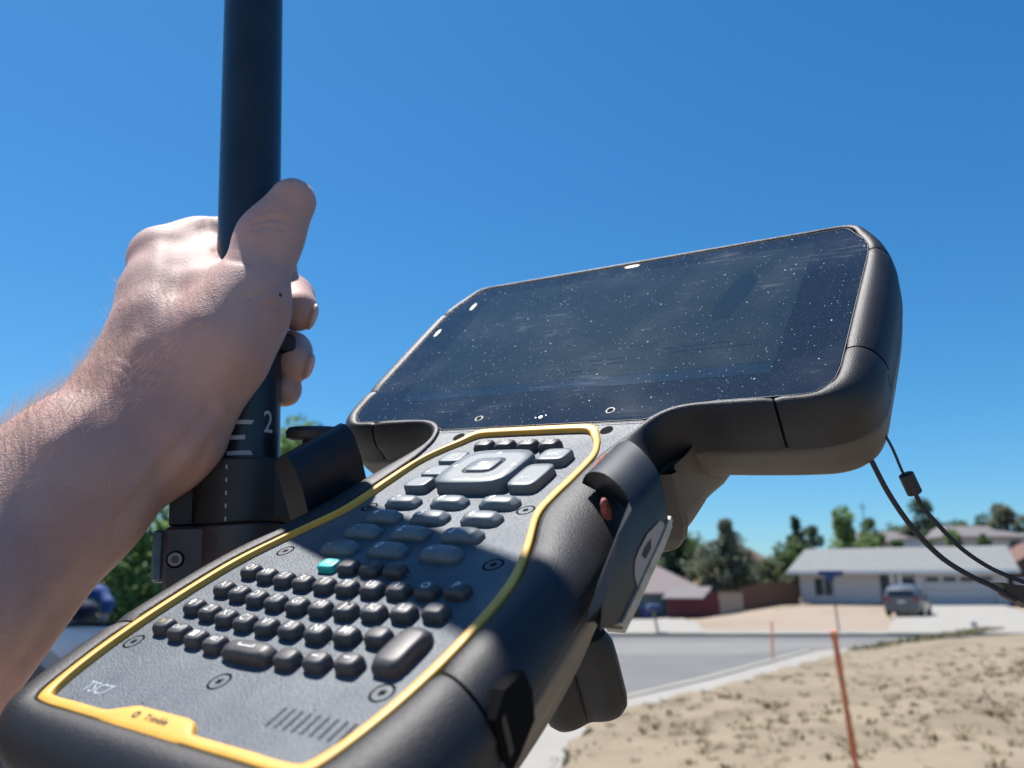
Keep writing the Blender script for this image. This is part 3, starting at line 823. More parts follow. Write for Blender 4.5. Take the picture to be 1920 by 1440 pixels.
# right jaw: lip rolled over the shoulder, then a cheek running down and back
arc = [(54.5 + 10.5 * math.cos(a), 2.2 + 6.6 * math.sin(a)) for a in np.linspace(math.pi * 0.93, 0, 14)]
arc_in = [(54.5 + 8.9 * math.cos(a), 2.0 + 5.0 * math.sin(a)) for a in np.linspace(0, math.pi * 0.93, 14)]
outer = arc + [(66.0, -2.5), (66.2, -6), (66.2, -10), (66.2, -13.6)]
def resample(P, n):
    P = np.array(P, float); d = np.r_[0, np.cumsum(np.hypot(*np.diff(P, axis=0).T))]
    return [(float(np.interp(t, d, P[:, 0])), float(np.interp(t, d, P[:, 1]))) for t in np.linspace(0, d[-1], n)]
inner = resample([(46, 1.0), (50, 1.0), (56, 0.4), (60.5, -1.2), (62.6, -4), (63.2, -9), (63.6, -13.6)], len(outer))
def v0(u_, h_):      # front (lower) edge of the jaw
    if h_ > 3 or u_ < 62: return float(np.interp(u_, [45, 54, 62, 66], [-46, -51, -57, -62]))
    return float(np.interp(h_, [-13.6, -10, -8.2, -3.5, 2.7, 3], [-80, -88, -91, -78, -69, -64]))
def v1(u_, h_):      # rear (upper) edge
    if h_ > 0: return float(np.interp(u_, [45, 52, 60, 66], [-27, -30, -38, -43.5]))
    return float(np.interp(h_, [-13.6, -9.5, -6, 0], [-78.5, -62, -46, -44.5]))
n = len(outer); vs = []; fs = []
for k in range(5):
    t = k / 4
    for P, rec in ((outer, 0.0), (inner, 2.5)):
        for u_, h_ in P:
            a, b = v0(u_, h_) + rec * (1 - t), v1(u_, h_)
            vs.append((u_, a + (b - a) * t, h_))
m_ = 2 * n
for k in range(4):
    for i in range(n - 1):
        fs.append((k * m_ + i, (k + 1) * m_ + i, (k + 1) * m_ + i + 1, k * m_ + i + 1))
        fs.append((k * m_ + n + i, k * m_ + n + i + 1, (k + 1) * m_ + n + i + 1, (k + 1) * m_ + n + i))
    for e in (0, n - 1): fs.append((k * m_ + e, k * m_ + n + e, (k + 1) * m_ + n + e, (k + 1) * m_ + e))
for k in (0, 4):
    for i in range(n - 1): fs.append((k * m_ + i, k * m_ + i + 1, k * m_ + n + i + 1, k * m_ + n + i))
jr = obj('right_jaw', vs, fs, MM['jaw'], cr)
bm = bmesh.new(); bm.from_mesh(jr.data); bmesh.ops.recalc_face_normals(bm, faces=bm.faces); bm.to_mesh(jr.data); bm.free()
jr.data.polygons.foreach_set('use_smooth', [True] * len(jr.data.polygons)); jr.data.set_sharp_from_angle(angle=R(38))
# left jaw: solid block standing up beside the keypad
lp = [(-54.5, -20), (-52.0, -4), (-51.4, 6), (-52.0, 13), (-52.9, 15.6), (-54.6, 17.4), (-56.8, 18.0), (-59.0, 17.2), (-60.4, 15.4), (-61.0, 13), (-61.6, -20)]
prof_extrude('left_jaw', lp, lambda a, h: -56 + h * 0.06, lambda a, h: -28 + h * 0.04, MM['jaw'], cr, smooth=60)
# back plate under the controller; its lit edge is painted on separately
mb = MB()
def plate(z0, z1, pts, name, m):
    mb = MB(); mb.prism(pts, z0, z1, lambda p, q, a: (p, q, a)); return mb.build(name, m, cr, smooth=30)
plate(-37, -34, [(-60, -80), (36, -80), (36, -40), (-60, -40)], 'back_plate', MM['jaw'])
mb = MB(); mb.box(-62, -56, -64, -36, -36, -18); mb.build('left_cheek', MM['jaw'], cr)
# plate edge running under the cheek, the light on it put into its pale colour
for z0, z1, uo in ((-0.2, -1.7, 0.5), (-1.9, -3.3, 0.1)):
    mb = MB(); prev = None
    line = [(-45.2, -5.6), (-53, -8.0), (-62, -9.9), (-71, -12.0), (-79.5, -13.6)]
    for (va, ha), (vb, hb) in zip(line[:-1], line[1:]):
        q = []
        for v_, h_ in ((va, ha), (vb, hb)):
            q += [(66.2 + uo, v_, h_ + z0), (66.2 + uo, v_ + 0.6, h_ + z1), (62, v_ + 0.6, h_ + z1), (62, v_, h_ + z0)]
        mb.add(q, [(0, 1, 5, 4), (1, 2, 6, 5), (2, 3, 7, 6), (3, 0, 4, 7)])
        if prev is None: mb.add(q[:4], [(0, 1, 2, 3)])
        prev = q
    mb.add(prev[4:], [(0, 1, 2, 3)])
    mb.build('plate_edge', MM['platemetal'], cr)
st = [(-67.2, -5.6), (-64.5, -4.6), (-58.7, -3.5), (-50.8, -4.1), (-49.2, -5.4), (-48.9, -6.6), (-58.0, -8.9), (-62, -9.7), (-69.0, -11.3), (-68.9, -8)]
stk = obj('cheek_sticker', [(66.35, y, h) for y, h in st], [tuple(range(len(st)))], MM['sticker'], cr)
obj('sticker_print', [(66.45, y, h) for y, h in ((-63.8, -6.2), (-61.5, -5.4), (-57.6, -5.3), (-58.6, -7.3), (-62.5, -7.9))], [tuple(range(5))], MM['ink'], stk)
# red rubber pads peeping out of the right jaw
def rock(name, cx, cy, cz, sx, sy, sz, m, parent, seed):
    rg = np.random.default_rng(seed); bm = bmesh.new(); bmesh.ops.create_icosphere(bm, subdivisions=2, radius=1)
    for v in bm.verts:
        k = 1 + rg.uniform(-0.13, 0.13); v.co = Vector((cx + v.co.x * sx * k, cy + v.co.y * sy * k, cz + v.co.z * sz * k))
    me = bpy.data.meshes.new(name); bm.to_mesh(me); bm.free(); me.materials.append(m)
    o = bpy.data.objects.new(name, me); COL.objects.link(o); o.parent = parent; return o
rock('rubber_pad', 43.6, -33, 3.0, 1.5, 6.0, 1.9, MM['redpad'], cr, 1)
rock('rubber_pad', 56.0, -57.2, 2.0, 1.2, 1.6, 3.0, MM['redpad'], cr, 2)
# lobed clamping knob under the plate
n = 96; vs = []; fs = []
lobe = lambda a: 10.2 + 2.9 * math.cos(3 * a - 0.31)
KX, KY = 30.5, -50.5
pr = [(0.45, -36), (0.55, -38), (0.86, -40), (0.98, -43), (1.0, -48), (1.0, -60), (0.96, -63), (0.85, -65), (0.4, -65.5)]
for s, h in pr:
    for k in range(n):
        a = 2 * math.pi * k / n; r = lobe(a) * s - (0.5 if (k % 16 == 0) and 0.9 < s else 0)
        vs.append((KX + r * math.cos(a), KY + r * math.sin(a), h))
fs = [(a * n + k, a * n + (k + 1) % n, (a + 1) * n + (k + 1) % n, (a + 1) * n + k) for a in range(len(pr) - 1) for k in range(n)]
fs += [tuple(range(n - 1, -1, -1)), tuple((len(pr) - 1) * n + k for k in range(n))]
o = obj('clamping_knob', vs, fs, MM['rubber'], cr, smooth=30)
cyl('knob_screw', -38, -33, 5, MM['collar'], cr, bev=0.2, cx=KX, cy=KY)
# arm from the plate to the clamp
tgt = DEV.inverted() @ pole_pt(-0.045)
a0 = Vector((-56, -58, -34))
mb = MB(); mb.tube([a0, (a0 + tgt) / 2 + Vector((0, 0, -3)), tgt + Vector((14, 0, 0))], 10, 12); mb.build('cradle_arm', MM['jaw'], cr, smooth=40)

# tether cords hanging from the controller's back
def P3(px, py, z): return cam2w((px - 960) / 1500 * z, (py - 720) / 1500 * z, z)
teth = thing('tether_cord', 'black braided tether with a bead hanging off the right back of controller', 'cord', loc=P3(1610, 790, 0.236))
def curve_pts(P, m=8):
    P = [np.array(p) for p in P]; out = []
    Q = [2 * P[0] - P[1]] + P + [2 * P[-1] - P[-2]]
    for i in range(1, len(Q) - 2):
        for k in range(m):
            t = k / m
            out.append(0.5 * ((2 * Q[i]) + (-Q[i - 1] + Q[i + 1]) * t + (2 * Q[i - 1] - 5 * Q[i] + 4 * Q[i + 1] - Q[i + 2]) * t * t + (-Q[i - 1] + 3 * Q[i] - 3 * Q[i + 1] + Q[i + 2]) * t ** 3))
    return out + [P[-1]]
T0 = teth.location
def cord(name, pix, r, braid=0.0):
    pts = curve_pts([P3(*p) - T0 for p in pix], 12)
    rr = [r * (1 + braid * (1 if k % 2 else -1)) for k in range(len(pts))]
    MB().tube(pts, r, 10, rr=rr).build(name, MM['cord'], teth, smooth=True)
cord('thick_cord', [(1585, 770, .236), (1632, 860, .237), (1668, 928, .238), (1713, 992, .239), (1765, 1045, .239), (1820, 1080, .238), (1858, 1098, .237), (1905, 1125, .236)], 0.00080)
cord('thin_cord', [(1622, 750, .234), (1650, 800, .236), (1672, 838, .238), (1690, 880, .24), (1700, 900, .24)], 0.00042)
cord('thin_cord', [(1712, 915, .24), (1728, 948, .24), (1760, 985, .24), (1800, 1026, .239), (1845, 1058, .238), (1890, 1080, .237), (1960, 1105, .237)], 0.00066, 0.05)
d = (P3(1716, 926, .24) - P3(1698, 888, .24)); c0 = P3(1698, 888, .24) - T0
MB().tube([c0, c0 + d * 0.04, c0 + d * 0.96, c0 + d], 0.0022, 14, rr=[0.0018, 0.0022, 0.0022, 0.0018]).build('cord_bead', MM['rubber'], teth, smooth=50)
q = [P3(1878, 1092, .236) - T0, P3(1935, 1100, .236) - T0, P3(1935, 1140, .236) - T0, P3(1893, 1118, .236) - T0]
dz = Vector((0, 0.005, 0))
MB().add(q + [p + dz for p in q], [(0, 1, 2, 3), (7, 6, 5, 4), (0, 4, 5, 1), (1, 5, 6, 2), (2, 6, 7, 3), (3, 7, 4, 0)]).build('strap_end', MM['rubber'], teth)

# ================================================================== FOREARM AND HAND
def skin_mat():
    m = bpy.data.materials.new('skin'); m.use_nodes = True
    nt = m.node_tree; N = nt.nodes; L = nt.links; b = N['Principled BSDF']
    tc = N.new('ShaderNodeTexCoord')
    n1 = N.new('ShaderNodeTexNoise'); n1.inputs['Scale'].default_value = 45; n1.inputs['Detail'].default_value = 5
    L.new(tc.outputs['Object'], n1.inputs['Vector'])
    mr = N.new('ShaderNodeMapRange'); mr.inputs[1].default_value = 0.35; mr.inputs[2].default_value = 0.65; L.new(n1.outputs['Fac'], mr.inputs[0])
    mx = N.new('ShaderNodeMix'); mx.data_type = 'RGBA'; mx.inputs[6].default_value = (0.45, 0.278, 0.248, 1); mx.inputs[7].default_value = (0.50, 0.335, 0.30, 1)
    L.new(mr.outputs[0], mx.inputs[0])
    # blood-warm patches over the joints, cooler ones between
    n3 = N.new('ShaderNodeTexNoise'); n3.inputs['Scale'].default_value = 16; n3.inputs['Detail'].default_value = 3; L.new(tc.outputs['Object'], n3.inputs['Vector'])
    mr3 = N.new('ShaderNodeMapRange'); mr3.inputs[1].default_value = 0.45; mr3.inputs[2].default_value = 0.7; mr3.inputs[4].default_value = 0.55; L.new(n3.outputs['Fac'], mr3.inputs[0])
    mx3 = N.new('ShaderNodeMix'); mx3.data_type = 'RGBA'; mx3.inputs[7].default_value = (0.45, 0.225, 0.20, 1)
    L.new(mr3.outputs[0], mx3.inputs[0]); L.new(mx.outputs[2], mx3.inputs[6]); mx = mx3
    # a few moles
    v = N.new('ShaderNodeTexVoronoi'); v.inputs['Scale'].default_value = 42; L.new(tc.outputs['Object'], v.inputs['Vector'])
    mr2 = N.new('ShaderNodeMapRange'); mr2.inputs[1].default_value = 0.045; mr2.inputs[2].default_value = 0.03; mr2.inputs[3].default_value = 0; mr2.inputs[4].default_value = 1
    L.new(v.outputs['Distance'], mr2.inputs[0])
    sp = N.new('ShaderNodeSeparateColor'); L.new(v.outputs['Color'], sp.inputs[0])
    g = N.new('ShaderNodeMath'); g.operation = 'GREATER_THAN'; g.inputs[1].default_value = 0.62; L.new(sp.outputs[1], g.inputs[0])
    mu = N.new('ShaderNodeMath'); mu.operation = 'MULTIPLY'; L.new(mr2.outputs[0], mu.inputs[0]); L.new(g.outputs[0], mu.inputs[1])
    m2 = N.new('ShaderNodeMix'); m2.data_type = 'RGBA'; m2.inputs[7].default_value = (0.05, 0.02, 0.015, 1)
    L.new(mx.outputs[2], m2.inputs[6]); L.new(mu.outputs[0], m2.inputs[0]); L.new(m2.outputs[2], b.inputs['Base Color'])
    b.inputs['Roughness'].default_value = 0.62
    b.inputs['Subsurface Weight'].default_value = 0.35
    b.inputs['Subsurface Radius'].default_value = (1.0, 0.35, 0.18)
    b.inputs['Subsurface Scale'].default_value = 0.004
    b.inputs['Specular IOR Level'].default_value = 0.22
    # fine skin relief: cells plus wrinkles
    v2 = N.new('ShaderNodeTexVoronoi'); v2.inputs['Scale'].default_value = 1500; v2.feature = 'F1'; L.new(tc.outputs['Object'], v2.inputs['Vector'])
    n2 = N.new('ShaderNodeTexNoise'); n2.inputs['Scale'].default_value = 700; n2.inputs['Detail'].default_value = 4; L.new(tc.outputs['Object'], n2.inputs['Vector'])
    ad = N.new('ShaderNodeMath'); ad.operation = 'ADD'; L.new(v2.outputs['Distance'], ad.inputs[0]); L.new(n2.outputs['Fac'], ad.inputs[1])
    bp = N.new('ShaderNodeBump'); bp.inputs['Strength'].default_value = 0.45; bp.inputs['Distance'].default_value = 0.00024
    L.new(ad.outputs[0], bp.inputs['Height']); L.new(bp.outputs[0], b.inputs['Normal'])
    return m
MM['skin'] = skin_mat()
MM['nail'] = mat('fingernail', (0.62, 0.40, 0.36), 0.25, coat=0.3)
MM['hair'] = mat('blond_hair', (0.80, 0.62, 0.42), 0.4)
# rounded cones: x, y, distance (mm), radius; measured in the camera's own axes and turned into metres by q3
PALM = [((255, 735, 288, 92), (120, 880, 262, 118)),
        ((120, 880, 262, 118), (-170, 1110, 222, 165)),
        ((310, 845, 292, 80), (165, 970, 268, 88)),
        ((165, 970, 268, 88), (-90, 1270, 232, 122)),
        ((270, 810, 275, 85), (40, 990, 250, 118)),
        ((40, 990, 250, 118), (-230, 1200, 215, 170)),
        ((255, 735, 288, 92), (303, 636, 300, 88)),
        ((303, 636, 300, 88), (316, 500, 330, 70)),
        ((300, 770, 285, 95), (410, 650, 292, 92)),
        ((410, 650, 292, 92), (462, 575, 300, 76)),
        ((350, 820, 285, 75), (385, 695, 290, 72)),
        ((462, 575, 300, 70), (503, 452, 312, 55)),
        ((503, 452, 312, 55), (549, 378, 316, 49)),
        ((314, 860, 290, 52), (370, 722, 295, 60)),
        ((370, 722, 298, 60), (446, 600, 305, 67)),
        ((306, 484, 335, 56), (372, 456, 345, 42)),
        ((372, 456, 345, 42), (440, 440, 356, 38)),
        ((378, 548, 308, 50), (412, 480, 333, 38)),
        ((-170, 1150, 222, 200), (-3165, 3970, 120, 540)),
        ((300, 560, 314, 66), (385, 522, 327, 44))]
FINGERS = [[((440, 440, 352, 38), (510, 470, 362, 36)),
        ((510, 470, 362, 36), (528, 500, 348, 29))],
    [((330, 560, 335, 50), (470, 545, 362, 38)),
        ((470, 545, 362, 38), (548, 560, 350, 38)),
        ((546, 556, 350, 41), (558, 583, 329, 39))],
    [((320, 640, 335, 50), (460, 650, 358, 38)),
        ((460, 650, 358, 38), (545, 662, 346, 37)),
        ((543, 660, 346, 40), (552, 680, 324, 37))],
    [((330, 720, 330, 45), (450, 730, 350, 32)),
        ((450, 730, 350, 32), (530, 730, 340, 30)),
        ((532, 728, 340, 32), (537, 736, 322, 27))]]

def q3(p, F=1500.0):
    z = p[2] / 1000.0
    return np.array([(p[0] - 960) / F * z, (p[1] - 720) / F * z, z]), p[3] / F * z

def sdf_mesh(groups, cell, margin=0.006):
    """groups: list of (k_inner, k_outer, [(a, ra, b, rb), ...]); smooth unions, surface nets"""
    allp = [x for g in groups for x in g[2]]
    lo = np.min([np.minimum(a - ra, b - rb) for a, ra, b, rb in allp], 0) - margin
    hi = np.max([np.maximum(a + ra, b + rb) for a, ra, b, rb in allp], 0) + margin
    dim = np.ceil((hi - lo) / cell).astype(int) + 1
    ax = [lo[i] + cell * np.arange(dim[i]) for i in range(3)]
    BIG = 0.05
    total = np.full(dim, BIG, np.float32)
    def smin(a, b, k):
        h = np.clip(0.5 + 0.5 * (b - a) / k, 0, 1)
        return b * (1 - h) + a * h - k * h * (1 - h)
    for kin, kout, prims in groups:
        field = np.full(dim, BIG, np.float32)
        for a, ra, b, rb in prims:
            pad = kin + kout + 2 * cell
            l = np.minimum(a - ra, b - rb) - pad; h = np.maximum(a + ra, b + rb) + pad
            i0 = np.clip(((l - lo) / cell).astype(int), 0, dim - 1); i1 = np.clip(((h - lo) / cell).astype(int) + 2, 0, dim)
            X, Y, Z = np.meshgrid(*[ax[k][i0[k]:i1[k]] for k in range(3)], indexing='ij')
            d = b - a; L2 = float(d @ d)
            t = np.clip(((X - a[0]) * d[0] + (Y - a[1]) * d[1] + (Z - a[2]) * d[2]) / L2, 0, 1)
            dist = np.sqrt((X - a[0] - t * d[0]) ** 2 + (Y - a[1] - t * d[1]) ** 2 + (Z - a[2] - t * d[2]) ** 2) - (ra + (rb - ra) * t)
            sl = tuple(slice(i0[k], i1[k]) for k in range(3))
            field[sl] = smin(field[sl], dist.astype(np.float32), kin)
        total = smin(total, field, kout)
    s = total < 0
    # surface nets
    c = np.zeros(np.array(dim) - 1, bool); acc = np.zeros((*c.shape, 3), np.float32); cnt = np.zeros(c.shape, np.float32)
    corner = lambda o: tuple(slice(o[k], dim[k] - 1 + o[k]) for k in range(3))
    for axis in range(3):
        o2 = [k for k in range(3) if k != axis]
        for da in (0, 1):
            for db in (0, 1):
                p = [0, 0, 0]; p[o2[0]] = da; p[o2[1]] = db; q = list(p); q[axis] = 1
                A, B = total[corner(p)], total[corner(q)]
                cr_ = (A < 0) != (B < 0)
                t = np.where(cr_, A / np.where(cr_, A - B, 1), 0)
                for k in range(3): acc[..., k] += np.where(cr_, p[k] + (t if k == axis else 0), 0)
                cnt += cr_
    m = cnt > 0
    idx = -np.ones(c.shape, int); ii = np.argwhere(m); idx[m] = np.arange(len(ii))
    vs = lo + (ii + acc[m] / cnt[m][:, None]) * cell
    fs = []
    for axis in range(3):
        o = [k for k in range(3) if k != axis]
        A = total[tuple(slice(1, dim[k] - 1) if k != axis else slice(0, dim[k] - 1) for k in range(3))]
        B = total[tuple(slice(1, dim[k] - 1) if k != axis else slice(1, dim[k]) for k in range(3))]
        e = np.argwhere((A < 0) != (B < 0))
        if not len(e): continue
        neg = (A < 0)[tuple(e.T)]
        base = e.copy(); base[:, o[0]] += 1; base[:, o[1]] += 1
        def cell_i(d0, d1):
            r = base.copy(); r[:, o[0]] -= d0; r[:, o[1]] -= d1; return idx[tuple(r.T)]
        q = np.stack([cell_i(0, 0), cell_i(1, 0), cell_i(1, 1), cell_i(0, 1)], 1)
        flip = neg if axis != 1 else ~neg
        q[~flip] = q[~flip][:, ::-1]
        fs.append(q)
    return vs, np.concatenate(fs)

groups = [(0.0115, 0.004, [(q3(a)[0], q3(a)[1] - 0.0011, q3(b)[0], q3(b)[1] - 0.0011) for a, b in PALM])]
for f in FINGERS: groups.append((0.0035, 0.0022, [(*q3(a), *q3(b)) for a, b in f]))
vs, fs = sdf_mesh(groups, 0.0011)
def vnormals(vs, fs):
    a, b, c, d = (vs[fs[:, k]] for k in range(4))
    fn = np.cross(c - a, d - b); nn = np.zeros_like(vs)
    for k in range(4): np.add.at(nn, fs[:, k], fn)
    return nn / (np.linalg.norm(nn, axis=1)[:, None] + 1e-12)
def relax(vs, fs, it, w=0.55):
    E = np.concatenate([fs[:, [k, (k + 1) % 4]] for k in range(4)]); deg = np.bincount(E[:, 0], minlength=len(vs)) + np.bincount(E[:, 1], minlength=len(vs))
    for _ in range(it):
        acc = np.zeros_like(vs)
        for k in range(3):
            acc[:, k] = np.bincount(E[:, 0], vs[E[:, 1], k], len(vs)) + np.bincount(E[:, 1], vs[E[:, 0], k], len(vs))
        vs = vs + w * (acc / deg[:, None] - vs)
    return vs
vs = relax(vs, fs, 6)
nrm = vnormals(vs, fs)
if np.mean(nrm[:, 2] * (vs[:, 2] - vs[:, 2].mean())) < 0: nrm = -nrm
# creases (minus) and tendons, folds (plus): polylines over the visible side, depth and half width in mm
FOLDS = [
 (-0.85, 1.0, [(478, 418), (505, 408), (540, 416)]), (-0.6, 0.9, [(472, 430), (505, 424), (535, 430)]), (-0.25, 0.8, [(488, 397), (515, 392)]),
 (-0.8, 1.0, [(538, 528), (505, 545), (470, 560)]), (-0.6, 0.9, [(528, 578), (495, 572)]),
 (-0.3, 1.2, [(404, 468), (386, 452), (376, 430)]), (-0.25, 1.0, [(398, 448), (388, 432), (384, 415)]), (-0.5, 1.4, [(405, 470), (430, 486), (470, 492)]),
 (-0.35, 1.2, [(225, 668), (262, 690), (300, 694)]), (-0.30, 1.1, [(214, 684), (250, 706), (290, 712)]), (-0.25, 1.0, [(205, 700), (235, 720)]),
 (0.85, 3.2, [(415, 770), (340, 860), (262, 960), (180, 1080), (90, 1230), (20, 1360)]), (-0.65, 2.6, [(395, 765), (315, 860), (235, 958), (150, 1075), (50, 1235)]),
 (0.6, 2.6, [(372, 775), (290, 860), (205, 965), (110, 1090)]), (-0.4, 2.4, [(420, 800), (352, 890), (285, 975), (200, 1090)]),
 (0.8, 4.0, [(300, 470), (285, 560), (262, 650)]), (0.6, 3.0, [(262, 640), (200, 740), (100, 830)]), (-0.5, 3.5, [(335, 500), (325, 590), (310, 660)]),
 (-0.4, 1.6, [(340, 925), (372, 880), (392, 830)]), (0.6, 5.0, [(455, 610), (440, 680), (410, 740)])]
px0, py0 = vs[:, 0] / vs[:, 2] * 1500 + 960, vs[:, 1] / vs[:, 2] * 1500 + 720
view = vs / np.linalg.norm(vs, axis=1)[:, None]
front = np.clip(-(nrm * view).sum(1) * 3, 0, 1)
disp = np.zeros(len(vs))
for dep, wid, line in FOLDS:
    best = np.full(len(vs), 1e9)
    for (ax_, ay), (bx_, by_) in zip(line[:-1], line[1:]):
        L2 = (bx_ - ax_) ** 2 + (by_ - ay) ** 2
        t = np.clip(((px0 - ax_) * (bx_ - ax_) + (py0 - ay) * (by_ - ay)) / L2, 0, 1)
        best = np.minimum(best, np.hypot(px0 - ax_ - t * (bx_ - ax_), py0 - ay - t * (by_ - ay)))
    dm = best * vs[:, 2] / 1500 * 1000
    disp += dep * 0.001 * np.exp(-(dm / wid) ** 2)
vs = vs + nrm * (disp * front)[:, None]
CM = np.array([[1, 0, 0], [0, math.sin(PITCH), math.cos(PITCH)], [0, -math.cos(PITCH), math.sin(PITCH)]])
org = cam2w(*q3(PALM[0][0])[0])
vw = vs @ CM.T + np.array([0, 0, 1.6]) - np.array(org)
me = bpy.data.meshes.new('person'); me.from_pydata(vw.tolist(), [], fs.tolist())
me.polygons.foreach_set('use_smooth', [True] * len(me.polygons)); me.materials.append(MM['skin'])
person = bpy.data.objects.new('person', me); COL.objects.link(person); person.location = org
tag(person, 'bare forearm with blond hair and a hand wrapped round the black pole, thumb up', 'person')
# nails
def nail(px, py, z, w, h, rot, depth=0.0017):
    c = P3(px, py, z) - Vector(org)
    bm = bmesh.new(); bmesh.ops.create_uvsphere(bm, u_segments=24, v_segments=14, radius=1)
    M = CMm @ Matrix.Rotation(rot, 3, 'Z').to_4x4() if False else None
    me = bpy.data.meshes.new('fingernail')
    for v in bm.verts:
        a, b, d = v.co
        a2 = a * w; d2 = d * depth; b2 = b * h
        x = a2 * math.cos(rot[0]) + d2 * math.sin(rot[0]); zz = -a2 * math.sin(rot[0]) + d2 * math.cos(rot[0])
        y = b2
        x, y = x * math.cos(rot[1]) - y * math.sin(rot[1]), x * math.sin(rot[1]) + y * math.cos(rot[1])
        p = CM @ np.array([x, y, zz]); v.co = Vector(p) + c
    bm.to_mesh(me); bm.free(); me.materials.append(MM['nail'])
    me.polygons.foreach_set('use_smooth', [True] * len(me.polygons))
    o = bpy.data.objects.new('fingernail', me); COL.objects.link(o); o.parent = person
nail(585, 594, 0.3265, 0.0042, 0.0056, (R(58), R(18)))
nail(579, 687, 0.321, 0.0038, 0.0054, (R(58), R(18)))
# arm hair, on the sunlit upper side
dg = bpy.context.evaluated_depsgraph_get()
ev = person.evaluated_get(dg); em = ev.to_mesh()
nv = len(em.vertices); co = np.empty(nv * 3); no = np.empty(nv * 3)
em.vertices.foreach_get('co', co); em.vertices.foreach_get('normal', no); co = co.reshape(-1, 3); no = no.reshape(-1, 3); ev.to_mesh_clear()
cc = (co + np.array(org) - np.array([0, 0, 1.6])) @ CM      # camera axes
pxl = cc[:, 0] / cc[:, 2] * 1500 + 960; pyl = cc[:, 1] / cc[:, 2] * 1500 + 720
nc = no @ CM
score = -(nc[:, 0] * 0.5 + nc[:, 1] * 0.85)
ok = (score > 0.15) & (pxl > -60) & (pxl < 400) & (nc[:, 2] < 0.6)
ok &= ~((pyl < 520))
ids = np.where(ok)[0]
wgt = np.where(pyl[ids] > 640, 1.0, 0.35) * np.clip(score[ids], 0.1, 1)
pick = rng.choice(ids, 2200, p=wgt / wgt.sum())
hm = MB()
armdir = CM @ np.array([-0.25, 0.2, -0.15]); armdir = armdir / np.linalg.norm(armdir)
up_arm = CM @ np.array([0.75, -0.55, 0.1])
hv = []; hf = []
for i in pick:
    p = co[i] + rng.normal(0, 0.0005, 3); nn = no[i]
    d = nn * 0.55 + up_arm * rng.uniform(0.5, 1.1) + rng.normal(0, 0.33, 3)
    d /= np.linalg.norm(d); L_ = rng.uniform(0.0035, 0.0095)
    curl = rng.normal(0, 0.4, 3) + up_arm * 0.5
    pts = []
    for t in (0, 0.33, 0.66, 1.0):
        pts.append(p + d * L_ * t + curl * L_ * 0.45 * t * t)
    side = np.cross(d, [0.1, 0.95, 0.3]); side /= np.linalg.norm(side) + 1e-9
    w = 0.000042
    s2 = np.cross(d, side)
    b = len(hv)
    for k, q in enumerate(pts):
        ww = w * (1 - 0.8 * k / 3)
        hv += [tuple(q + side * ww), tuple(q - side * ww * 0.5 + s2 * ww * .87), tuple(q - side * ww * 0.5 - s2 * ww * .87)]
    for k in range(3):
        for j in range(3):
            hf.append((b + k * 3 + j, b + k * 3 + (j + 1) % 3, b + k * 3 + 3 + (j + 1) % 3, b + k * 3 + 3 + j))
hair = obj('arm_hair', hv, hf, MM['hair'], person, kind='stuff')

# ================================================================== THE STREET (metres)
def sstep(t): t = max(0.0, min(1.0, t)); return t * t * (3 - 2 * t)
def gz(x, y):
    """height of the ground"""
    z = -1.25 * sstep((y - 33) / 38) * sstep((25 - x) / 12)
    z += 6.0 * sstep((y - 82) / 75) - 4.0 * sstep((y - 160) / 200)
    z += 0.05 * math.sin(x * 0.9 + 1) * math.sin(y * 0.7) * sstep((y - 34) / 5)
    return z
M5 = {}
ALB = 0.78
M5['dirt'] = mat('dry_lot_soil', (0.30, 0.240, 0.160), 0.95, col2=(0.20, 0.155, 0.10), scale=1.3, detail=12, coord='Object', bump=0.5, bscale=9, bdist=0.03, fac=(0.4, 0.7))
M5['yard'] = mat('pale_pinkish_soil', (0.36, 0.285, 0.215), 0.95, col2=(0.32, 0.25, 0.185), scale=0.25, detail=8)
M5['hill'] = mat('golden_dry_grass', (0.30, 0.205, 0.11), 0.95, col2=(0.22, 0.17, 0.085), scale=0.15, detail=8)
M5['asphalt'] = mat('old_asphalt', (0.150, 0.148, 0.142), 0.9, col2=(0.18, 0.177, 0.17), scale=0.6, detail=9, bump=0.3, bscale=60, bdist=0.01)
M5['patchasph'] = mat('pale_asphalt', (0.225, 0.222, 0.208), 0.9, col2=(0.20, 0.198, 0.185), scale=0.8, detail=8)
M5['concrete'] = mat('concrete', (0.37, 0.35, 0.31), 0.9, col2=(0.33, 0.31, 0.275), scale=1.1, detail=9, bump=0.3, bscale=40, bdist=0.006)
M5['weed'] = mat('dry_weed', (0.16, 0.125, 0.06), 0.9, col2=(0.23, 0.19, 0.10), scale=2)
M5['verge'] = mat('green_verge', (0.11, 0.12, 0.05), 0.9, col2=(0.2, 0.17, 0.09), scale=3)
M5['whitewall'] = mat('pale_stucco', (0.66, 0.63, 0.63), 0.85, col2=(0.60, 0.57, 0.57), scale=3)
M5['trimw'] = mat('white_trim', (0.85, 0.85, 0.85), 0.6)
M5['roofg'] = mat('pale_grey_shingle', (0.245, 0.252, 0.252), 0.85, col2=(0.215, 0.222, 0.222), scale=2.5, detail=8, bump=0.4, bscale=14, bdist=0.02)
M5['roofp'] = mat('pinkish_shingle', (0.27, 0.225, 0.22), 0.85, col2=(0.24, 0.20, 0.195), scale=2.5, detail=8, bump=0.4, bscale=14, bdist=0.02)
M5['rooft'] = mat('tan_grey_roof', (0.21, 0.19, 0.195), 0.9, col2=(0.18, 0.165, 0.17), scale=2, detail=6)
M5['garage'] = mat('garage_door_paint', (0.62, 0.60, 0.62), 0.7)
M5['darkglass'] = mat('dark_window', (0.02, 0.03, 0.045), 0.12)
M5['bluegar'] = mat('blue_grey_paint', (0.20, 0.30, 0.40), 0.6)
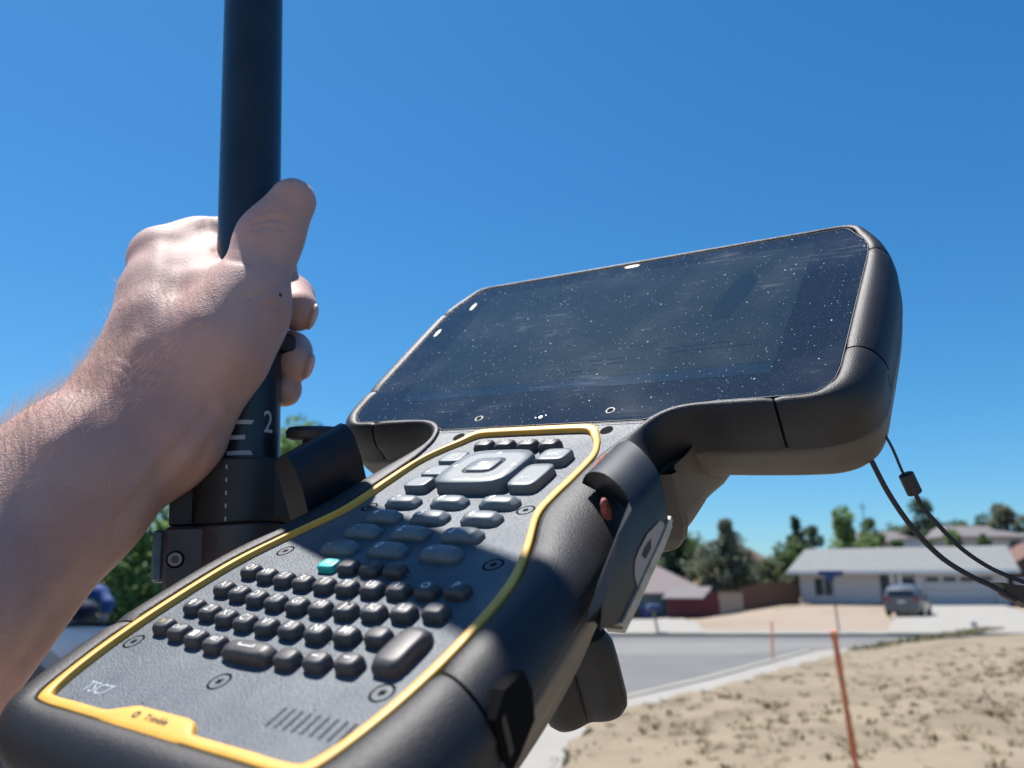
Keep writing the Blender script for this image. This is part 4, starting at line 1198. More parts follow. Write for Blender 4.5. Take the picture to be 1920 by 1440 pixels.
M5['tan'] = mat('tan_stucco', (0.42, 0.33, 0.26), 0.85)
M5['redfence'] = mat('dark_red_boards', (0.16, 0.032, 0.040), 0.8, col2=(0.12, 0.026, 0.032), scale=3)
M5['brownfence'] = mat('brown_boards', (0.20, 0.105, 0.068), 0.85, col2=(0.15, 0.08, 0.052), scale=3)
M5['brick'] = mat('brown_gable', (0.22, 0.12, 0.09), 0.9, col2=(0.15, 0.08, 0.06), scale=4)
M5['bark'] = mat('bark', (0.12, 0.09, 0.065), 0.95)
M5['wire'] = mat('grey_timber', (0.10, 0.09, 0.08), 0.9)
M5['signblue'] = mat('street_sign_blue', (0.02, 0.06, 0.25), 0.5)
M5['steel'] = mat('grey_post', (0.16, 0.16, 0.17), 0.5)
M5['binblue'] = mat('blue_bin_plastic', (0.01, 0.02, 0.22), 0.5)
M5['bingreen'] = mat('dark_green_bin_plastic', (0.012, 0.03, 0.03), 0.5)
M5['orange'] = mat('orange_flagging', (0.95, 0.27, 0.12), 0.7, col2=(0.70, 0.22, 0.10), scale=25, bump=0.6, bscale=60, bdist=0.01)
M5['lath'] = mat('lath_wood', (0.42, 0.30, 0.18), 0.85)
M5['carsilver'] = mat('silver_car_paint', (0.17, 0.17, 0.175), 0.35, metal=0.3, coat=0.5)
M5['cardark'] = mat('tyre', (0.015, 0.015, 0.016), 0.85)
M5['cartail'] = mat('red_tail_lamp', (0.35, 0.01, 0.03), 0.25)
M5['truck'] = mat('blue_grey_truck_paint', (0.018, 0.036, 0.065), 0.38, coat=0.3)
M5['navy'] = mat('navy_cloth', (0.012, 0.02, 0.055), 0.85)
M5['bluecloth'] = mat('blue_cloth', (0.02, 0.08, 0.26), 0.8)
M5['hydblue'] = mat('blue_marker_paint', (0.02, 0.07, 0.20), 0.5)
def leafm(name, a, b):
    m = mat(name, a, 0.6, col2=b, scale=0.9, detail=3, spec=0.3)
    N = m.node_tree.nodes; L = m.node_tree.links; pb = N['Principled BSDF']
    tr_ = N.new('ShaderNodeBsdfTranslucent'); mx = N.new('ShaderNodeMixShader'); mx.inputs[0].default_value = 0.5
    L.new(pb.inputs['Base Color'].links[0].from_socket, tr_.inputs['Color'])
    L.new(pb.outputs[0], mx.inputs[1]); L.new(tr_.outputs[0], mx.inputs[2]); L.new(mx.outputs[0], N['Material Output'].inputs[0])
    return m
LEAF = {'dark': leafm('dark_leaves', (0.075, 0.13, 0.085), (0.14, 0.20, 0.12)), 'mid': leafm('mid_leaves', (0.11, 0.18, 0.07), (0.19, 0.26, 0.10)),
        'light': leafm('pale_leaves', (0.20, 0.32, 0.12), (0.30, 0.42, 0.17)), 'olive': leafm('olive_leaves', (0.17, 0.20, 0.14), (0.27, 0.29, 0.20)), 'lush': leafm('lush_leaves', (0.17, 0.30, 0.10), (0.30, 0.44, 0.18))}

# ground: one sheet to the horizon
xs = sorted(set([-2500, -900, -400, -200] + list(np.arange(-120, 181, 4.0)) + [230, 400, 900, 2500]))
yg = sorted(set([-900, -200, -50] + list(np.arange(-12, 34, 4.0)) + list(np.arange(34, 180, 3.0)) + [200, 240, 300, 380, 500, 900, 2500]))
vs = [(x, y, gz(x, y) - 0.012) for y in yg for x in xs]; w = len(xs)
gnd = obj('ground', vs, [(r * w + c, r * w + c + 1, (r + 1) * w + c + 1, (r + 1) * w + c) for r in range(len(yg) - 1) for c in range(w - 1)], M5['hill'], None, smooth=True, kind='structure')

def sheet(name, pts, h, m, kind='structure', cellsize=2.5, label=None):
    """flat area laid h above the ground; triangulated finely enough to follow it"""
    bm = bmesh.new()
    f = bm.faces.new([bm.verts.new((x, y, 0)) for x, y in pts])
    xs_ = [p[0] for p in pts]; ys_ = [p[1] for p in pts]
    for yy in np.arange(math.ceil(min(ys_) / cellsize) * cellsize, max(ys_), cellsize):
        bmesh.ops.bisect_plane(bm, geom=bm.verts[:] + bm.edges[:] + bm.faces[:], plane_co=(0, yy, 0), plane_no=(0, 1, 0))
    for xx in np.arange(math.ceil(min(xs_) / cellsize) * cellsize, max(xs_), cellsize):
        bmesh.ops.bisect_plane(bm, geom=bm.verts[:] + bm.edges[:] + bm.faces[:], plane_co=(xx, 0, 0), plane_no=(1, 0, 0))
    for v in bm.verts: v.co.z = gz(v.co.x, v.co.y) + h
    me = bpy.data.meshes.new(name); bm.to_mesh(me); bm.free(); me.materials.append(m)
    o = bpy.data.objects.new(name, me); COL.objects.link(o); o['kind'] = kind
    return o
sheet('yard_ground', [(-70, 28.6), (95, 28.6), (95, 82), (-70, 84)], 0.0, M5['yard'], cellsize=4)
lot_edge = [(0.3, -3), (0.2, 3), (0.3, 6.5), (.50, 8.0), (.86, 9.5), (1.75, 11.1), (3.95, 14.05), (8.13, 20.2), (13.0, 25.9), (19.5, 33.0), (30, 43), (60, 66)]
road = [(-90, 27.9), (16.0, 27.9), (30, 27.9), (40, 36), (60, 52), (62, 50.5), (42, 34), (20.5, 29.5)] 
road = [(-90, 27.6), (16.5, 27.6), (24, 30.5), (40, 45), (60, 64), (64, 61), (42, 41), (24, 31.8 - 4), (12.65, 28.0 - 2.6), (7.13, 20.4), (3.12, 14.2), (1.12, 11.4), (-2.5, 9.3), (-14, 7.5), (-90, 7.5)]
sheet('road', road, 0.004, M5['asphalt'], cellsize=5)
sheet('road_patch', [(-60, 21.6), (5.5, 20.3), (9.3, 23.6), (10.5, 24.9), (-60, 25.0)], 0.008, M5['patchasph'], cellsize=5)
sheet('road_patch', [(-60, 11.0), (-2.0, 11.5), (1.0, 13.2), (1.8, 14.2), (-60, 13.5)], 0.008, M5['patchasph'], cellsize=5)
# far kerb and pavement
def kerb(pts, wd, h, name):
    mb = MB()
    for a, b in zip(pts[:-1], pts[1:]):
        a_, b_ = Vector((*a, 0)), Vector((*b, 0)); d = (b_ - a_).normalized(); n_ = Vector((-d.y, d.x, 0)) * wd
        za, zb = gz(*a), gz(*b)
        q = [(a_.x, a_.y, za - 0.05), (b_.x, b_.y, zb - 0.05), (b_.x + n_.x, b_.y + n_.y, zb - 0.05), (a_.x + n_.x, a_.y + n_.y, za - 0.05)]
        mb.add(q + [(x, y, z + 0.05 + h) for x, y, z in q], [(4, 5, 6, 7), (0, 1, 5, 4), (1, 2, 6, 5), (2, 3, 7, 6), (3, 0, 4, 7)])
    return mb.build(name, M5['concrete'], None, kind='structure')
kerb([(-90, 27.6), (-20, 27.6), (16.5, 27.6)], 0.16, 0.10, 'kerb')
sheet('pavement', [(-90, 27.78), (95, 27.78), (95, 29.3), (-90, 29.3)], 0.10, M5['concrete'], cellsize=5)
near = [(-2.5, 9.3), (1.12, 11.4), (3.12, 14.2), (7.13, 20.4), (12.65, 25.4), (24, 27.8)]
kerb(near[::-1], 0.0 + 0.16, 0.12, 'kerb')
sheet('pavement', [(-6, -4), (0.3, -4), (0.2, 3), (0.3, 6.5), (.50, 8.0), (.86, 9.5), (1.75, 11.1), (3.95, 14.05), (8.13, 20.2), (13.0, 25.3), (19.5, 28.4), (21, 27.9), (12.75, 25.1), (7.28, 20.2), (3.25, 14.0), (1.2, 11.2), (-2.4, 9.12), (-6, 8.6)], 0.11, M5['concrete'], cellsize=3)
drive = sheet('driveway', [(12.4, 27.7), (18.6, 27.7), (40.5, 68.0), (33.2, 71.0)], 0.115, M5['concrete'], cellsize=4)
sheet('driveway', [(20.5, 27.7), (27, 27.7), (52, 66), (44, 70)], 0.118, M5['patchasph'], cellsize=4)
sheet('driveway', [(2.6, 27.7), (6.4, 27.7), (15.2, 73.5), (10.2, 73.5)], 0.112, M5['concrete'], cellsize=4)

# the dry lot: a low swell of soil, its edge frayed
def lotz(x, y, d): return 0.13 + 0.20 * sstep(d / 3.0) + 0.025 * math.sin(x * 1.7) * math.sin(y * 1.3 + 2) * sstep(d)
edge_poly = lot_edge
def edge_x(y): return float(np.interp(y, [p[1] for p in edge_poly], [p[0] for p in edge_poly]))
vs = []; ys = list(np.arange(-3, 30, 0.35)) + list(np.arange(30, 66, 1.5)); nx = 60
for y in ys:
    e = edge_x(y) + 0.12 * math.sin(y * 5.1) + 0.08 * math.sin(y * 11.7)
    for k in range(nx + 1):
        d = (k / nx) ** 2 * 60
        x = e + d; dd = d * 0.75
        z = (0.02 if k == 0 else lotz(x, y, dd) + rng.normal(0, 0.004))
        # far half of the lot drops with the street behind it
        vs.append((x, y, gz(x, y) + z - (0.22 * sstep((y - 22) / 8) * (k > 0))))
w = nx + 1
lot = obj('dirt_lot', vs, [(r * w + c, r * w + c + 1, (r + 1) * w + c + 1, (r + 1) * w + c) for r in range(len(ys) - 1) for c in range(nx)], M5['dirt'], None, smooth=True, kind='structure')
# dry weeds on the lot
wv = []; wf = []
def tuft(x, y, z, s, nb):
    for _ in range(nb):
        a = random.uniform(0, 2 * math.pi); t = random.uniform(0.3, 1.0) * s
        ox, oy = random.uniform(-s, s) * .8, random.uniform(-s, s) * .8
        dx, dy = math.cos(a) * t, math.sin(a) * t; h = random.uniform(0.3, 0.9) * s
        px, py = -math.sin(a) * 0.16 * t, math.cos(a) * 0.16 * t
        b = len(wv); X, Y = x + ox, y + oy
        wv.extend([(X - px, Y - py, z), (X + px, Y + py, z), (X + dx + px, Y + dy + py, z + h), (X + dx - px, Y + dy - py, z + h * 0.9)])
        wf.append((b, b + 1, b + 2, b + 3))
random.seed(3)
cl = [(random.uniform(0.5, 26), random.uniform(2.5, 24)) for _ in range(560)]
cnt = 0
for cx, cy in cl:
    for _ in range(random.randint(4, 26)):
        x, y = random.gauss(cx, 0.55), random.gauss(cy, 0.6)
        d = x - edge_x(y)
        if d < 0.25: continue
        if y > 12 and random.random() < (y - 11) / 9: continue
        tuft(x, y, gz(x, y) + lotz(x, y, d * .75) - 0.01, random.uniform(0.025, 0.085), random.randint(6, 14)); cnt += 1
obj('dry_weeds', wv, wf, M5['weed'], None, kind='stuff')
wv = []; wf = []
for _ in range(1500):
    t = random.random(); y = 6.5 + t * 24; e = edge_x(y)
    if 11.3 < y < 20 and random.random() < .8: continue
    x = e + random.uniform(-0.03, 0.35) * (1 + (y > 20) * 1.2)
    tuft(x, y, gz(x, y) + 0.08, random.uniform(0.03, 0.09) * (1 + (y > 20)), 5)
obj('verge_grass', wv, wf, M5['verge'], None, kind='stuff')

# ---- trees
def tree(name, label, x, y, h, w, leaf, trunk_h, seed, n=1500, ls=0.22, shape='round', group=None, base=None):
    rg = np.random.default_rng(seed); z0 = gz(x, y) if base is None else base
    t = thing(name, label, 'tree', (x, y, z0 - 0.05), group=group)
    mb = MB()
    mb.tube([(0, 0, 0), (0.04 * w, 0.02 * w, trunk_h * 0.6), (0.0, 0.0, trunk_h), (0, 0, h * 0.72)], 0.1, 8, rr=[0.035 * h, 0.026 * h, 0.02 * h, 0.006 * h])
    cl = []
    nc = 16 if shape != 'column' else 12
    for k in range(nc):
        a = rg.uniform(0, 2 * math.pi)
        if shape == 'round': f = rg.uniform(0, 1); zz = trunk_h * 0.7 + (h - trunk_h * 0.7) * (0.12 + 0.8 * f); rad = w / 2 * math.sin(math.pi * (0.18 + 0.72 * f)) * rg.uniform(0.25, 0.85); cr_ = w * rg.uniform(0.13, 0.24)
        elif shape == 'cone': f = rg.uniform(0, 1); zz = trunk_h * 0.5 + (h - trunk_h * 0.5) * f * 0.92; rad = w / 2 * (1 - f) * rg.uniform(0.3, 0.9); cr_ = w * (0.24 - 0.15 * f)
        else: f = k / nc; zz = trunk_h * 0.5 + (h - trunk_h * .5) * f; rad = w * 0.2 * rg.uniform(0, 1); cr_ = w * rg.uniform(0.22, 0.34)
        c = np.array([rad * math.cos(a), rad * math.sin(a), zz]); cl.append((c, cr_))
        mb.tube([(0, 0, max(trunk_h * 0.6, zz * 0.55)), tuple(c * np.array([.5, .5, 1]) - np.array([0, 0, .12 * h * .5])), tuple(c)], 0.02, 5, rr=[0.011 * h, 0.007 * h, 0.002 * h])
    mb.build('trunk', M5['bark'], t, smooth=True)
    idx = rg.integers(0, len(cl), n)
    C_ = np.array([cl[i][0] for i in idx]); Rr = np.array([cl[i][1] for i in idx])
    d = rg.normal(size=(n, 3)); d /= np.linalg.norm(d, axis=1)[:, None]
    P_ = C_ + d * (Rr * rg.uniform(0.25, 1.12, n) ** 0.6)[:, None]
    P_[:, 2] = np.maximum(P_[:, 2], 0.12 * h)
    A = rg.normal(size=(n, 3)); A /= np.linalg.norm(A, axis=1)[:, None]
    B = np.cross(A, rg.normal(size=(n, 3))); B /= np.linalg.norm(B, axis=1)[:, None]
    s = (ls * rg.uniform(0.5, 1.3, n))[:, None]
    V = np.stack([P_ - A * s, P_ + B * s * 0.55, P_ + A * s, P_ - B * s * 0.55], 1).reshape(-1, 3)
    F_ = np.arange(n * 4).reshape(-1, 4)
    obj('crown', V.tolist(), F_.tolist(), LEAF[leaf], t)
    return t
def at(px, y, off=0.0):
    """x on the ground seen at picture column px, at distance y"""
    return (px - 960) / 1500 * (y * math.cos(PITCH) - 0.4) + off
def ztop(py, y): return 1.6 + y * math.tan(PITCH - math.atan((py - 720) / 1500))
def tr(label, px, ptop, pw, y, leaf, seed, shape='round', trunk=0.12, n=2200, ls=None, name='tree', group='trees behind the houses'):
    x = at(px, y); z = gz(x, y); h = ztop(ptop, y) - z; w = pw / 1500 * y * 1.15
    return tree(name, label, x, y, h, w, leaf, h * trunk, seed, n, ls or max(0.1, h * 0.035), shape, group)
tr('dark tree rising close behind the pinkish roofed house', 1262, 955, 62, 84, 'dark', 11, trunk=.2)
tr('mid green bushy tree behind the pinkish roof', 1290, 1010, 110, 86, 'mid', 12)
tr('broad olive green tree standing over the tan wall', 1368, 970, 105, 80, 'olive', 13, 'cone', trunk=.15, n=2600)
tr('low olive tree leaning left of the tallest olive tree', 1335, 1020, 70, 79, 'olive', 14)
tr('grey green tree between red outbuilding and olive tree', 1400, 1030, 62, 82, 'olive', 15)
tr('dark blue green pointed tree left of the long grey roof', 1502, 955, 56, 95, 'dark', 16, 'cone', n=2200)
tr('dark round tree beside the pointed dark tree', 1528, 985, 70, 97, 'dark', 17)
tr('mid green low tree at the left end of the grey roof', 1482, 1012, 70, 90, 'mid', 18)
tr('pale green slender tree above the grey roof', 1592, 955, 54, 88, 'light', 19, 'column', n=1600)
tr('pale green wide bush at foot of the slender tree', 1570, 1012, 86, 87, 'light', 20)
tr('small dark tree above the middle of the grey roof', 1648, 970, 56, 118, 'mid', 21)
tr('dark rounded tree behind the cords above the far roofs', 1752, 938, 66, 120, 'dark', 22, n=2200)
tr('low dark tree left of the rounded tree', 1722, 972, 50, 122, 'olive', 23)
tr('low spreading tree right of the rounded tree', 1818, 970, 64, 124, 'mid', 24)
tr('large olive tree at the right edge of the view', 1912, 930, 84, 116, 'olive', 25, n=2200)
tr('bright green tree in front of the far grey roof', 1806, 990, 48, 100, 'light', 26)
tr('round dark shrub on the slope behind the grey roof', 1857, 1000, 30, 96, 'mid', 27)
tr('small round shrub beside the far white garage', 1694, 1010, 26, 96, 'mid', 28)
tr('second round shrub beside the far white garage', 1752, 1008, 28, 96, 'mid', 29)
tr('dark green shrub behind the tan wall', 1440, 1042, 40, 84, 'mid', 30)
tr('wide mid green tree behind the pinkish roof, left half', 1235, 1000, 90, 90, 'mid', 41, n=2200)
tr('dark shrub filling the gap right of the olive tree', 1425, 1050, 70, 92, 'dark', 42, n=1600)
tr('olive bush low behind the brown fence', 1460, 1045, 70, 83, 'olive', 43, n=1500)
tr('low mid green trees in a row above far roofs', 1690, 985, 70, 126, 'mid', 44, n=1500)
tr('pale green bush left of the far white garage', 1640, 1000, 60, 97, 'light', 45, n=1500)
tr('low dark trees at the skyline right of centre', 1868, 968, 60, 130, 'dark', 46, n=1500)
tr('bluish low tree between olive tree and dark pointed tree', 1385, 1005, 70, 98, 'dark', 47, n=1600)
# lush tree nearer, left, behind the pole
tr('lush green tree filling the gap between forearm and pole', 290, 850, 470, 27, 'lush', 31, n=9000, ls=0.15, trunk=.18, group='trees on the left')
tr('lush green tree behind the pole and cradle', 560, 812, 250, 33, 'lush', 32, n=4500, ls=0.17, trunk=.2, group='trees on the left')
# hedge-like bushes under them
tr('bushy green shrub under the lush tree', 215, 1010, 260, 24, 'lush', 33, n=4000, ls=0.13, trunk=.08, group='trees on the left')

# ---- houses
def house_frame(name, label, cat, p0, p1, z):
    a = math.atan2(p1[1] - p0[1], p1[0] - p0[0]); L_ = math.hypot(p1[0] - p0[0], p1[1] - p0[1])
    return thing(name, label, cat, (p0[0], p0[1], z), rz=a), L_
hs, L_ = house_frame('house', 'long single storey house with pale grey roof and four window garage door', 'house', (26.55, 76.1), (41.15, 68.4), 0.10)
def part(name, boxes, m, parent, bev=0):
    mb = MB()
    for b in boxes: mb.box(*b, bev=bev)
    return mb.build(name, m, parent)
EH = 2.75; DP = 9.0
part('wall', [(0, L_, 0.3, DP, 0, EH), (0, 1.2, 0, 0.3, 0, EH), (3.0, 6.8, 0, 0.3, 0, EH), (1.2, 3.0, 0, 0.3, 0, 0.7), (1.2, 3.0, 0, 0.3, 2.35, EH), (9.6, 10.2, -0.3, 0.3, 0, EH), (15.6, L_, -0.3, 0.3, 0, EH), (10.2, 15.6, -0.3, 0.3, 2.45, EH)], M5['whitewall'], hs)
# hipped roof
ov = 0.75
def roof(x0, x1, y0, y1, z0, z1, hipx0, hipx1, m, parent, th=0.16):
    ym = (y0 + y1) / 2
    vs = [(x0, y0, z0), (x1, y0, z0), (x1, y1, z0), (x0, y1, z0), (x0 + hipx0, ym, z1), (x1 - hipx1, ym, z1)]
    vs += [(x, y, z - th) for x, y, z in vs[:4]]
    fs = [(0, 1, 5, 4), (1, 2, 5), (2, 3, 4, 5), (3, 0, 4), (6, 7, 1, 0), (7, 8, 2, 1), (8, 9, 3, 2), (9, 6, 0, 3), (9, 8, 7, 6)]
    o = MB().add(vs, fs).build('roof', m, parent); return o
roof(-0.9, L_ + 0.9, -1.0, DP + 1, EH + 0.12, 5.05, 1.0, 0.35, M5['roofg'], hs)
part('fascia', [(-0.95, L_ + 0.95, -1.05, -1.0, EH - 0.16, EH + 0.14)], M5['trimw'], hs)
wdw = part('window', [(1.2, 3.0, 0.12, 0.16, 0.7, 2.35)], M5['darkglass'], hs)
part('window_frame', [(1.2, 1.27, 0.02, 0.14, 0.7, 2.35), (2.93, 3.0, 0.02, 0.14, 0.7, 2.35), (2.05, 2.12, 0.02, 0.14, 0.7, 2.35), (1.2, 3.0, 0.02, 0.14, 2.28, 2.35), (1.15, 3.05, -0.05, 0.14, 0.64, 0.7)], M5['trimw'], wdw)
w2 = part('window', [(6.85, 7.45, 0.0, 0.28, 0.3, 2.4)], M5['darkglass'], hs)
part('front_door', [(8.6, 9.5, 0.16, 0.24, 0.05, 2.2)], M5['darkglass'], hs)
for x in (7.7, 8.35): part('porch_post', [(x, x + 0.2, -0.75, -0.55, 0, EH - 0.03)], M5['trimw'], hs)
gd = part('garage_door', [(10.2, 15.6, -0.12, -0.06, 0, 2.45)], M5['garage'], hs)
for k in range(4): part('garage_window', [(10.45 + k * 1.3, 11.45 + k * 1.3, -0.14, -0.125, 1.95, 2.3)], M5['darkglass'], gd)
for k in range(3): part('panel_joint', [(10.2, 15.6, -0.135, -0.121, 0.6 + k * 0.6, 0.63 + k * 0.6)], M5['steel'], gd)
# left house
hl_, L2 = house_frame('house', 'low house with pinkish roof and blue grey garage beside dark red outbuilding', 'house', (8.4, 75.0), (19.0, 76.0), -1.2)
part('wall', [(0, 2.0, 0, 7, 0, 2.3), (6.2, 8.0, 0, 7, 0, 2.3), (2.0, 6.2, 0.3, 7, 0, 2.3), (-6, 0, 0, 7, 0, 2.3)], M5['tan'], hl_)
part('garage_door', [(1.6, 6.2, 0.15, 0.25, 0, 2.15)], M5['bluegar'], hl_)
roof(-7, 9.8, -0.9, 8, 2.25, 4.9, 3.5, 4.2, M5['roofp'], hl_)
mb = MB(); mb.add([(5.4, 3.2, 4.2), (8.2, 3.2, 3.4), (5.9, 3.2, 4.9), (5.4, 5.6, 4.2), (8.2, 5.6, 3.4), (5.9, 5.6, 4.9)], [(0, 1, 2), (0, 2, 5, 3), (1, 4, 5, 2), (3, 5, 4)]); mb.build('dormer', M5['brick'], hl_)
sh, L3 = house_frame('shed', 'dark red low outbuilding with brown lean-to roof joined to fence', 'shed', (at(1250, 73), 73.0), (at(1348, 71), 71.0), -1.1)
for k in range(12): part('board', [(k * L3 / 12, (k + 0.93) * L3 / 12, 0.0, 0.05, -0.4, 1.75 + 0.5 * (k > 9))], M5['redfence'], sh)
part('wall', [(0, L3, 0.06, 3, -0.2, 1.7)], M5['redfence'], sh)
MB().add([(-0.3, -0.5, 1.75), (L3 - 1.2, -0.5, 1.75), (L3 - 1.2, 3.2, 2.7), (-0.3, 3.2, 2.7), (-0.3, -0.5, 1.65), (L3 - 1.2, -0.5, 1.65), (L3 - 1.2, 3.2, 2.6), (-0.3, 3.2, 2.6)], [(0, 1, 2, 3), (7, 6, 5, 4), (0, 4, 5, 1), (1, 5, 6, 2), (2, 6, 7, 3), (3, 7, 4, 0)]).build('roof', M5['rooft'], sh)
def fence(name, label, pts, h, m, bw=0.3, cap=None):
    x0, y0 = pts[0]; t = thing(name, label, 'fence', (x0, y0, gz(x0, y0)))
    me = None
    for (ax_, ay), (bx, by) in zip(pts[:-1], pts[1:]):
        L_ = math.hypot(bx - ax_, by - ay); n = int(L_ / bw); a = math.atan2(by - ay, bx - ax_)
        for k in range(n):
            x, y = ax_ + (bx - ax_) * k / n, ay + (by - ay) * k / n
            if me is None:
                mb = MB(); mb.box(0, bw * 0.95, 0, 0.025, -0.2, h); o = mb.build('board', m, t); me = o.data
            else:
                o = bpy.data.objects.new('board', me); COL.objects.link(o); o.parent = t
            o.location = (x - x0, y - y0, gz(x, y) - gz(x0, y0) + random.uniform(-0.03, 0.03)); o.rotation_euler = (0, 0, a + random.uniform(-.01, .01))
    return t
t = thing('garden_wall', 'short tan stucco wall between red outbuilding and brown fence', 'wall', (at(1350, 71), 71, gz(at(1350, 71), 71)))
part('wall', [(0, 2.0, 0, 0.2, -0.3, 1.9)], M5['tan'], t); part('coping', [(-0.05, 2.05, -0.04, 0.24, 1.9, 1.98)], M5['brick'], t)
fence('board_fence', 'brown board fence left of the pale grey roofed house', [(at(1388, 72), 72), (at(1450, 74), 74), (26.6, 76.5)], 2.0, M5['brownfence'])
# neighbour on the right with a brown gable
nb, L4 = house_frame('house', 'brown gabled neighbour house at the right edge', 'house', (44.5, 73), (56, 70), 0.1)
part('wall', [(0, L4, 0, 8, 0, 3.0)], M5['brick'], nb)
MB().add([(-1.2, -1, 2.9), (3.6, -1, 5.6), (L4, -1, 2.9), (-1.2, 9, 2.9), (3.6, 9, 5.6), (L4, 9, 2.9)], [(0, 1, 4, 3), (1, 2, 5, 4), (0, 2, 1), (3, 4, 5), (0, 3, 5, 2)]).build('roof', M5['brick'], nb)
fb, L5 = house_frame('garden_wall', 'pale stucco side wall right of the garage', 'wall', (41.9, 68.6), (44.6, 70.0), 0.1)
part('wall', [(0, L5, 0, 0.2, 0, 2.2)], M5['whitewall'], fb)
# houses on the slope behind
def far_house(label, px0, px1, y, eave_py, ridge_py, m, wm=None):
    x0, x1 = at(px0, y), at(px1, y); ze, zr = ztop(eave_py, y), ztop(ridge_py, y + 4); z = gz((x0 + x1) / 2, y)
    t = thing('house', label, 'house', (x0, y, z))
    w = x1 - x0; e = ze - z
    part('wall', [(0.6, w - 0.6, 0.5, 8, -1.5, e)], wm or M5['whitewall'], t)
    roof(0, w, 0, 9, e, zr - z, 2.2, 2.2, m, t)
    for k in range(int(w / 4)): part('window', [(1.5 + k * 4, 3.0 + k * 4, 0.44, 0.5, e - 1.6, e - 0.5)], M5['darkglass'], t)
    return t
far_house('far house with long grey roof above the long pale roof', 1612, 1775, 118, 1016, 996, M5['rooft'])
far_house('far house with grey roof at the right above the brown gable', 1782, 1960, 112, 1006, 986, M5['rooft'])
far_house('far dark roofed house seen between olive tree and pointed tree', 1402, 1450, 122, 1052, 1028, M5['brick'], M5['brick'])
gb = thing('garage', 'small white garage between two round shrubs on the slope', 'garage', (at(1703, 98), 98, gz(at(1703, 98), 98)))
part('wall', [(0, 3.0, 0, 3, -1.0, ztop(1012, 98) - gz(at(1703, 98), 98))], M5['trimw'], gb)
part('roof', [(-0.2, 3.2, -0.2, 3.2, ztop(1012, 98) - gz(at(1703, 98), 98), ztop(1010, 98) - gz(at(1703, 98), 98))], M5['rooft'], gb)
# ---- utility pole
ux, uy = at(1635, 130), 130
up_ = thing('utility_pole', 'thin distant utility pole above the small dark tree', 'pole', (ux, uy, gz(ux, uy)))
hh = ztop(942, 130) - gz(ux, uy)
MB().tube([(0, 0, -1), (0, 0, hh)], 0.08, 8).build('shaft', M5['wire'], up_)
part('crossarm', [(-0.7, 0.7, -0.06, 0.06, hh - 0.8, hh - 0.7)], M5['wire'], up_)

# ---- bins
def wheelie(label, x, y, z, m, rz=0.0, s=1.0):
    t = thing('wheelie_bin', label, 'bin', (x, y, z), rz=rz)
    mb = MB(); v = []
    for h, w, d in ((0.06, .24, .26), (0.95, .30, .34)): v += [(-w, -d, h), (w, -d, h), (w, d, h), (-w, d, h)]
    mb.add(v, [(0, 3, 2, 1), (4, 5, 6, 7), (0, 1, 5, 4), (1, 2, 6, 5), (2, 3, 7, 6), (3, 0, 4, 7)]); mb.build('body', m, t)
    mb = MB(); mb.box(-.32, .32, -.38, .36, .955, 1.03, bev=.02); mb.build('lid', m, t)
    for s_ in (-1, 1):
        o = MB(); cyx(o, s_ * .25, s_ * .29, .30, .09, .09, 12); o.build('wheel', M5['cardark'], t)
    return t
wheelie('dark green wheelie bin right of the grey garage door', 42.2, 67.6, 0.1, M5['bingreen'], -0.4)
wheelie('blue wheelie bin at the right edge under the strap', 43.9, 68.3, 0.1, M5['binblue'], -0.4)
wheelie('dark green wheelie bin before the blue grey garage', at(1183, 74), 74, -1.2, M5['bingreen'])
wheelie('second dark green bin before the blue grey garage', at(1196, 74.2), 74.2, -1.2, M5['bingreen'])
wheelie('blue wheelie bin before the blue grey garage', at(1210, 73.8), 73.8, -1.2, M5['binblue'])

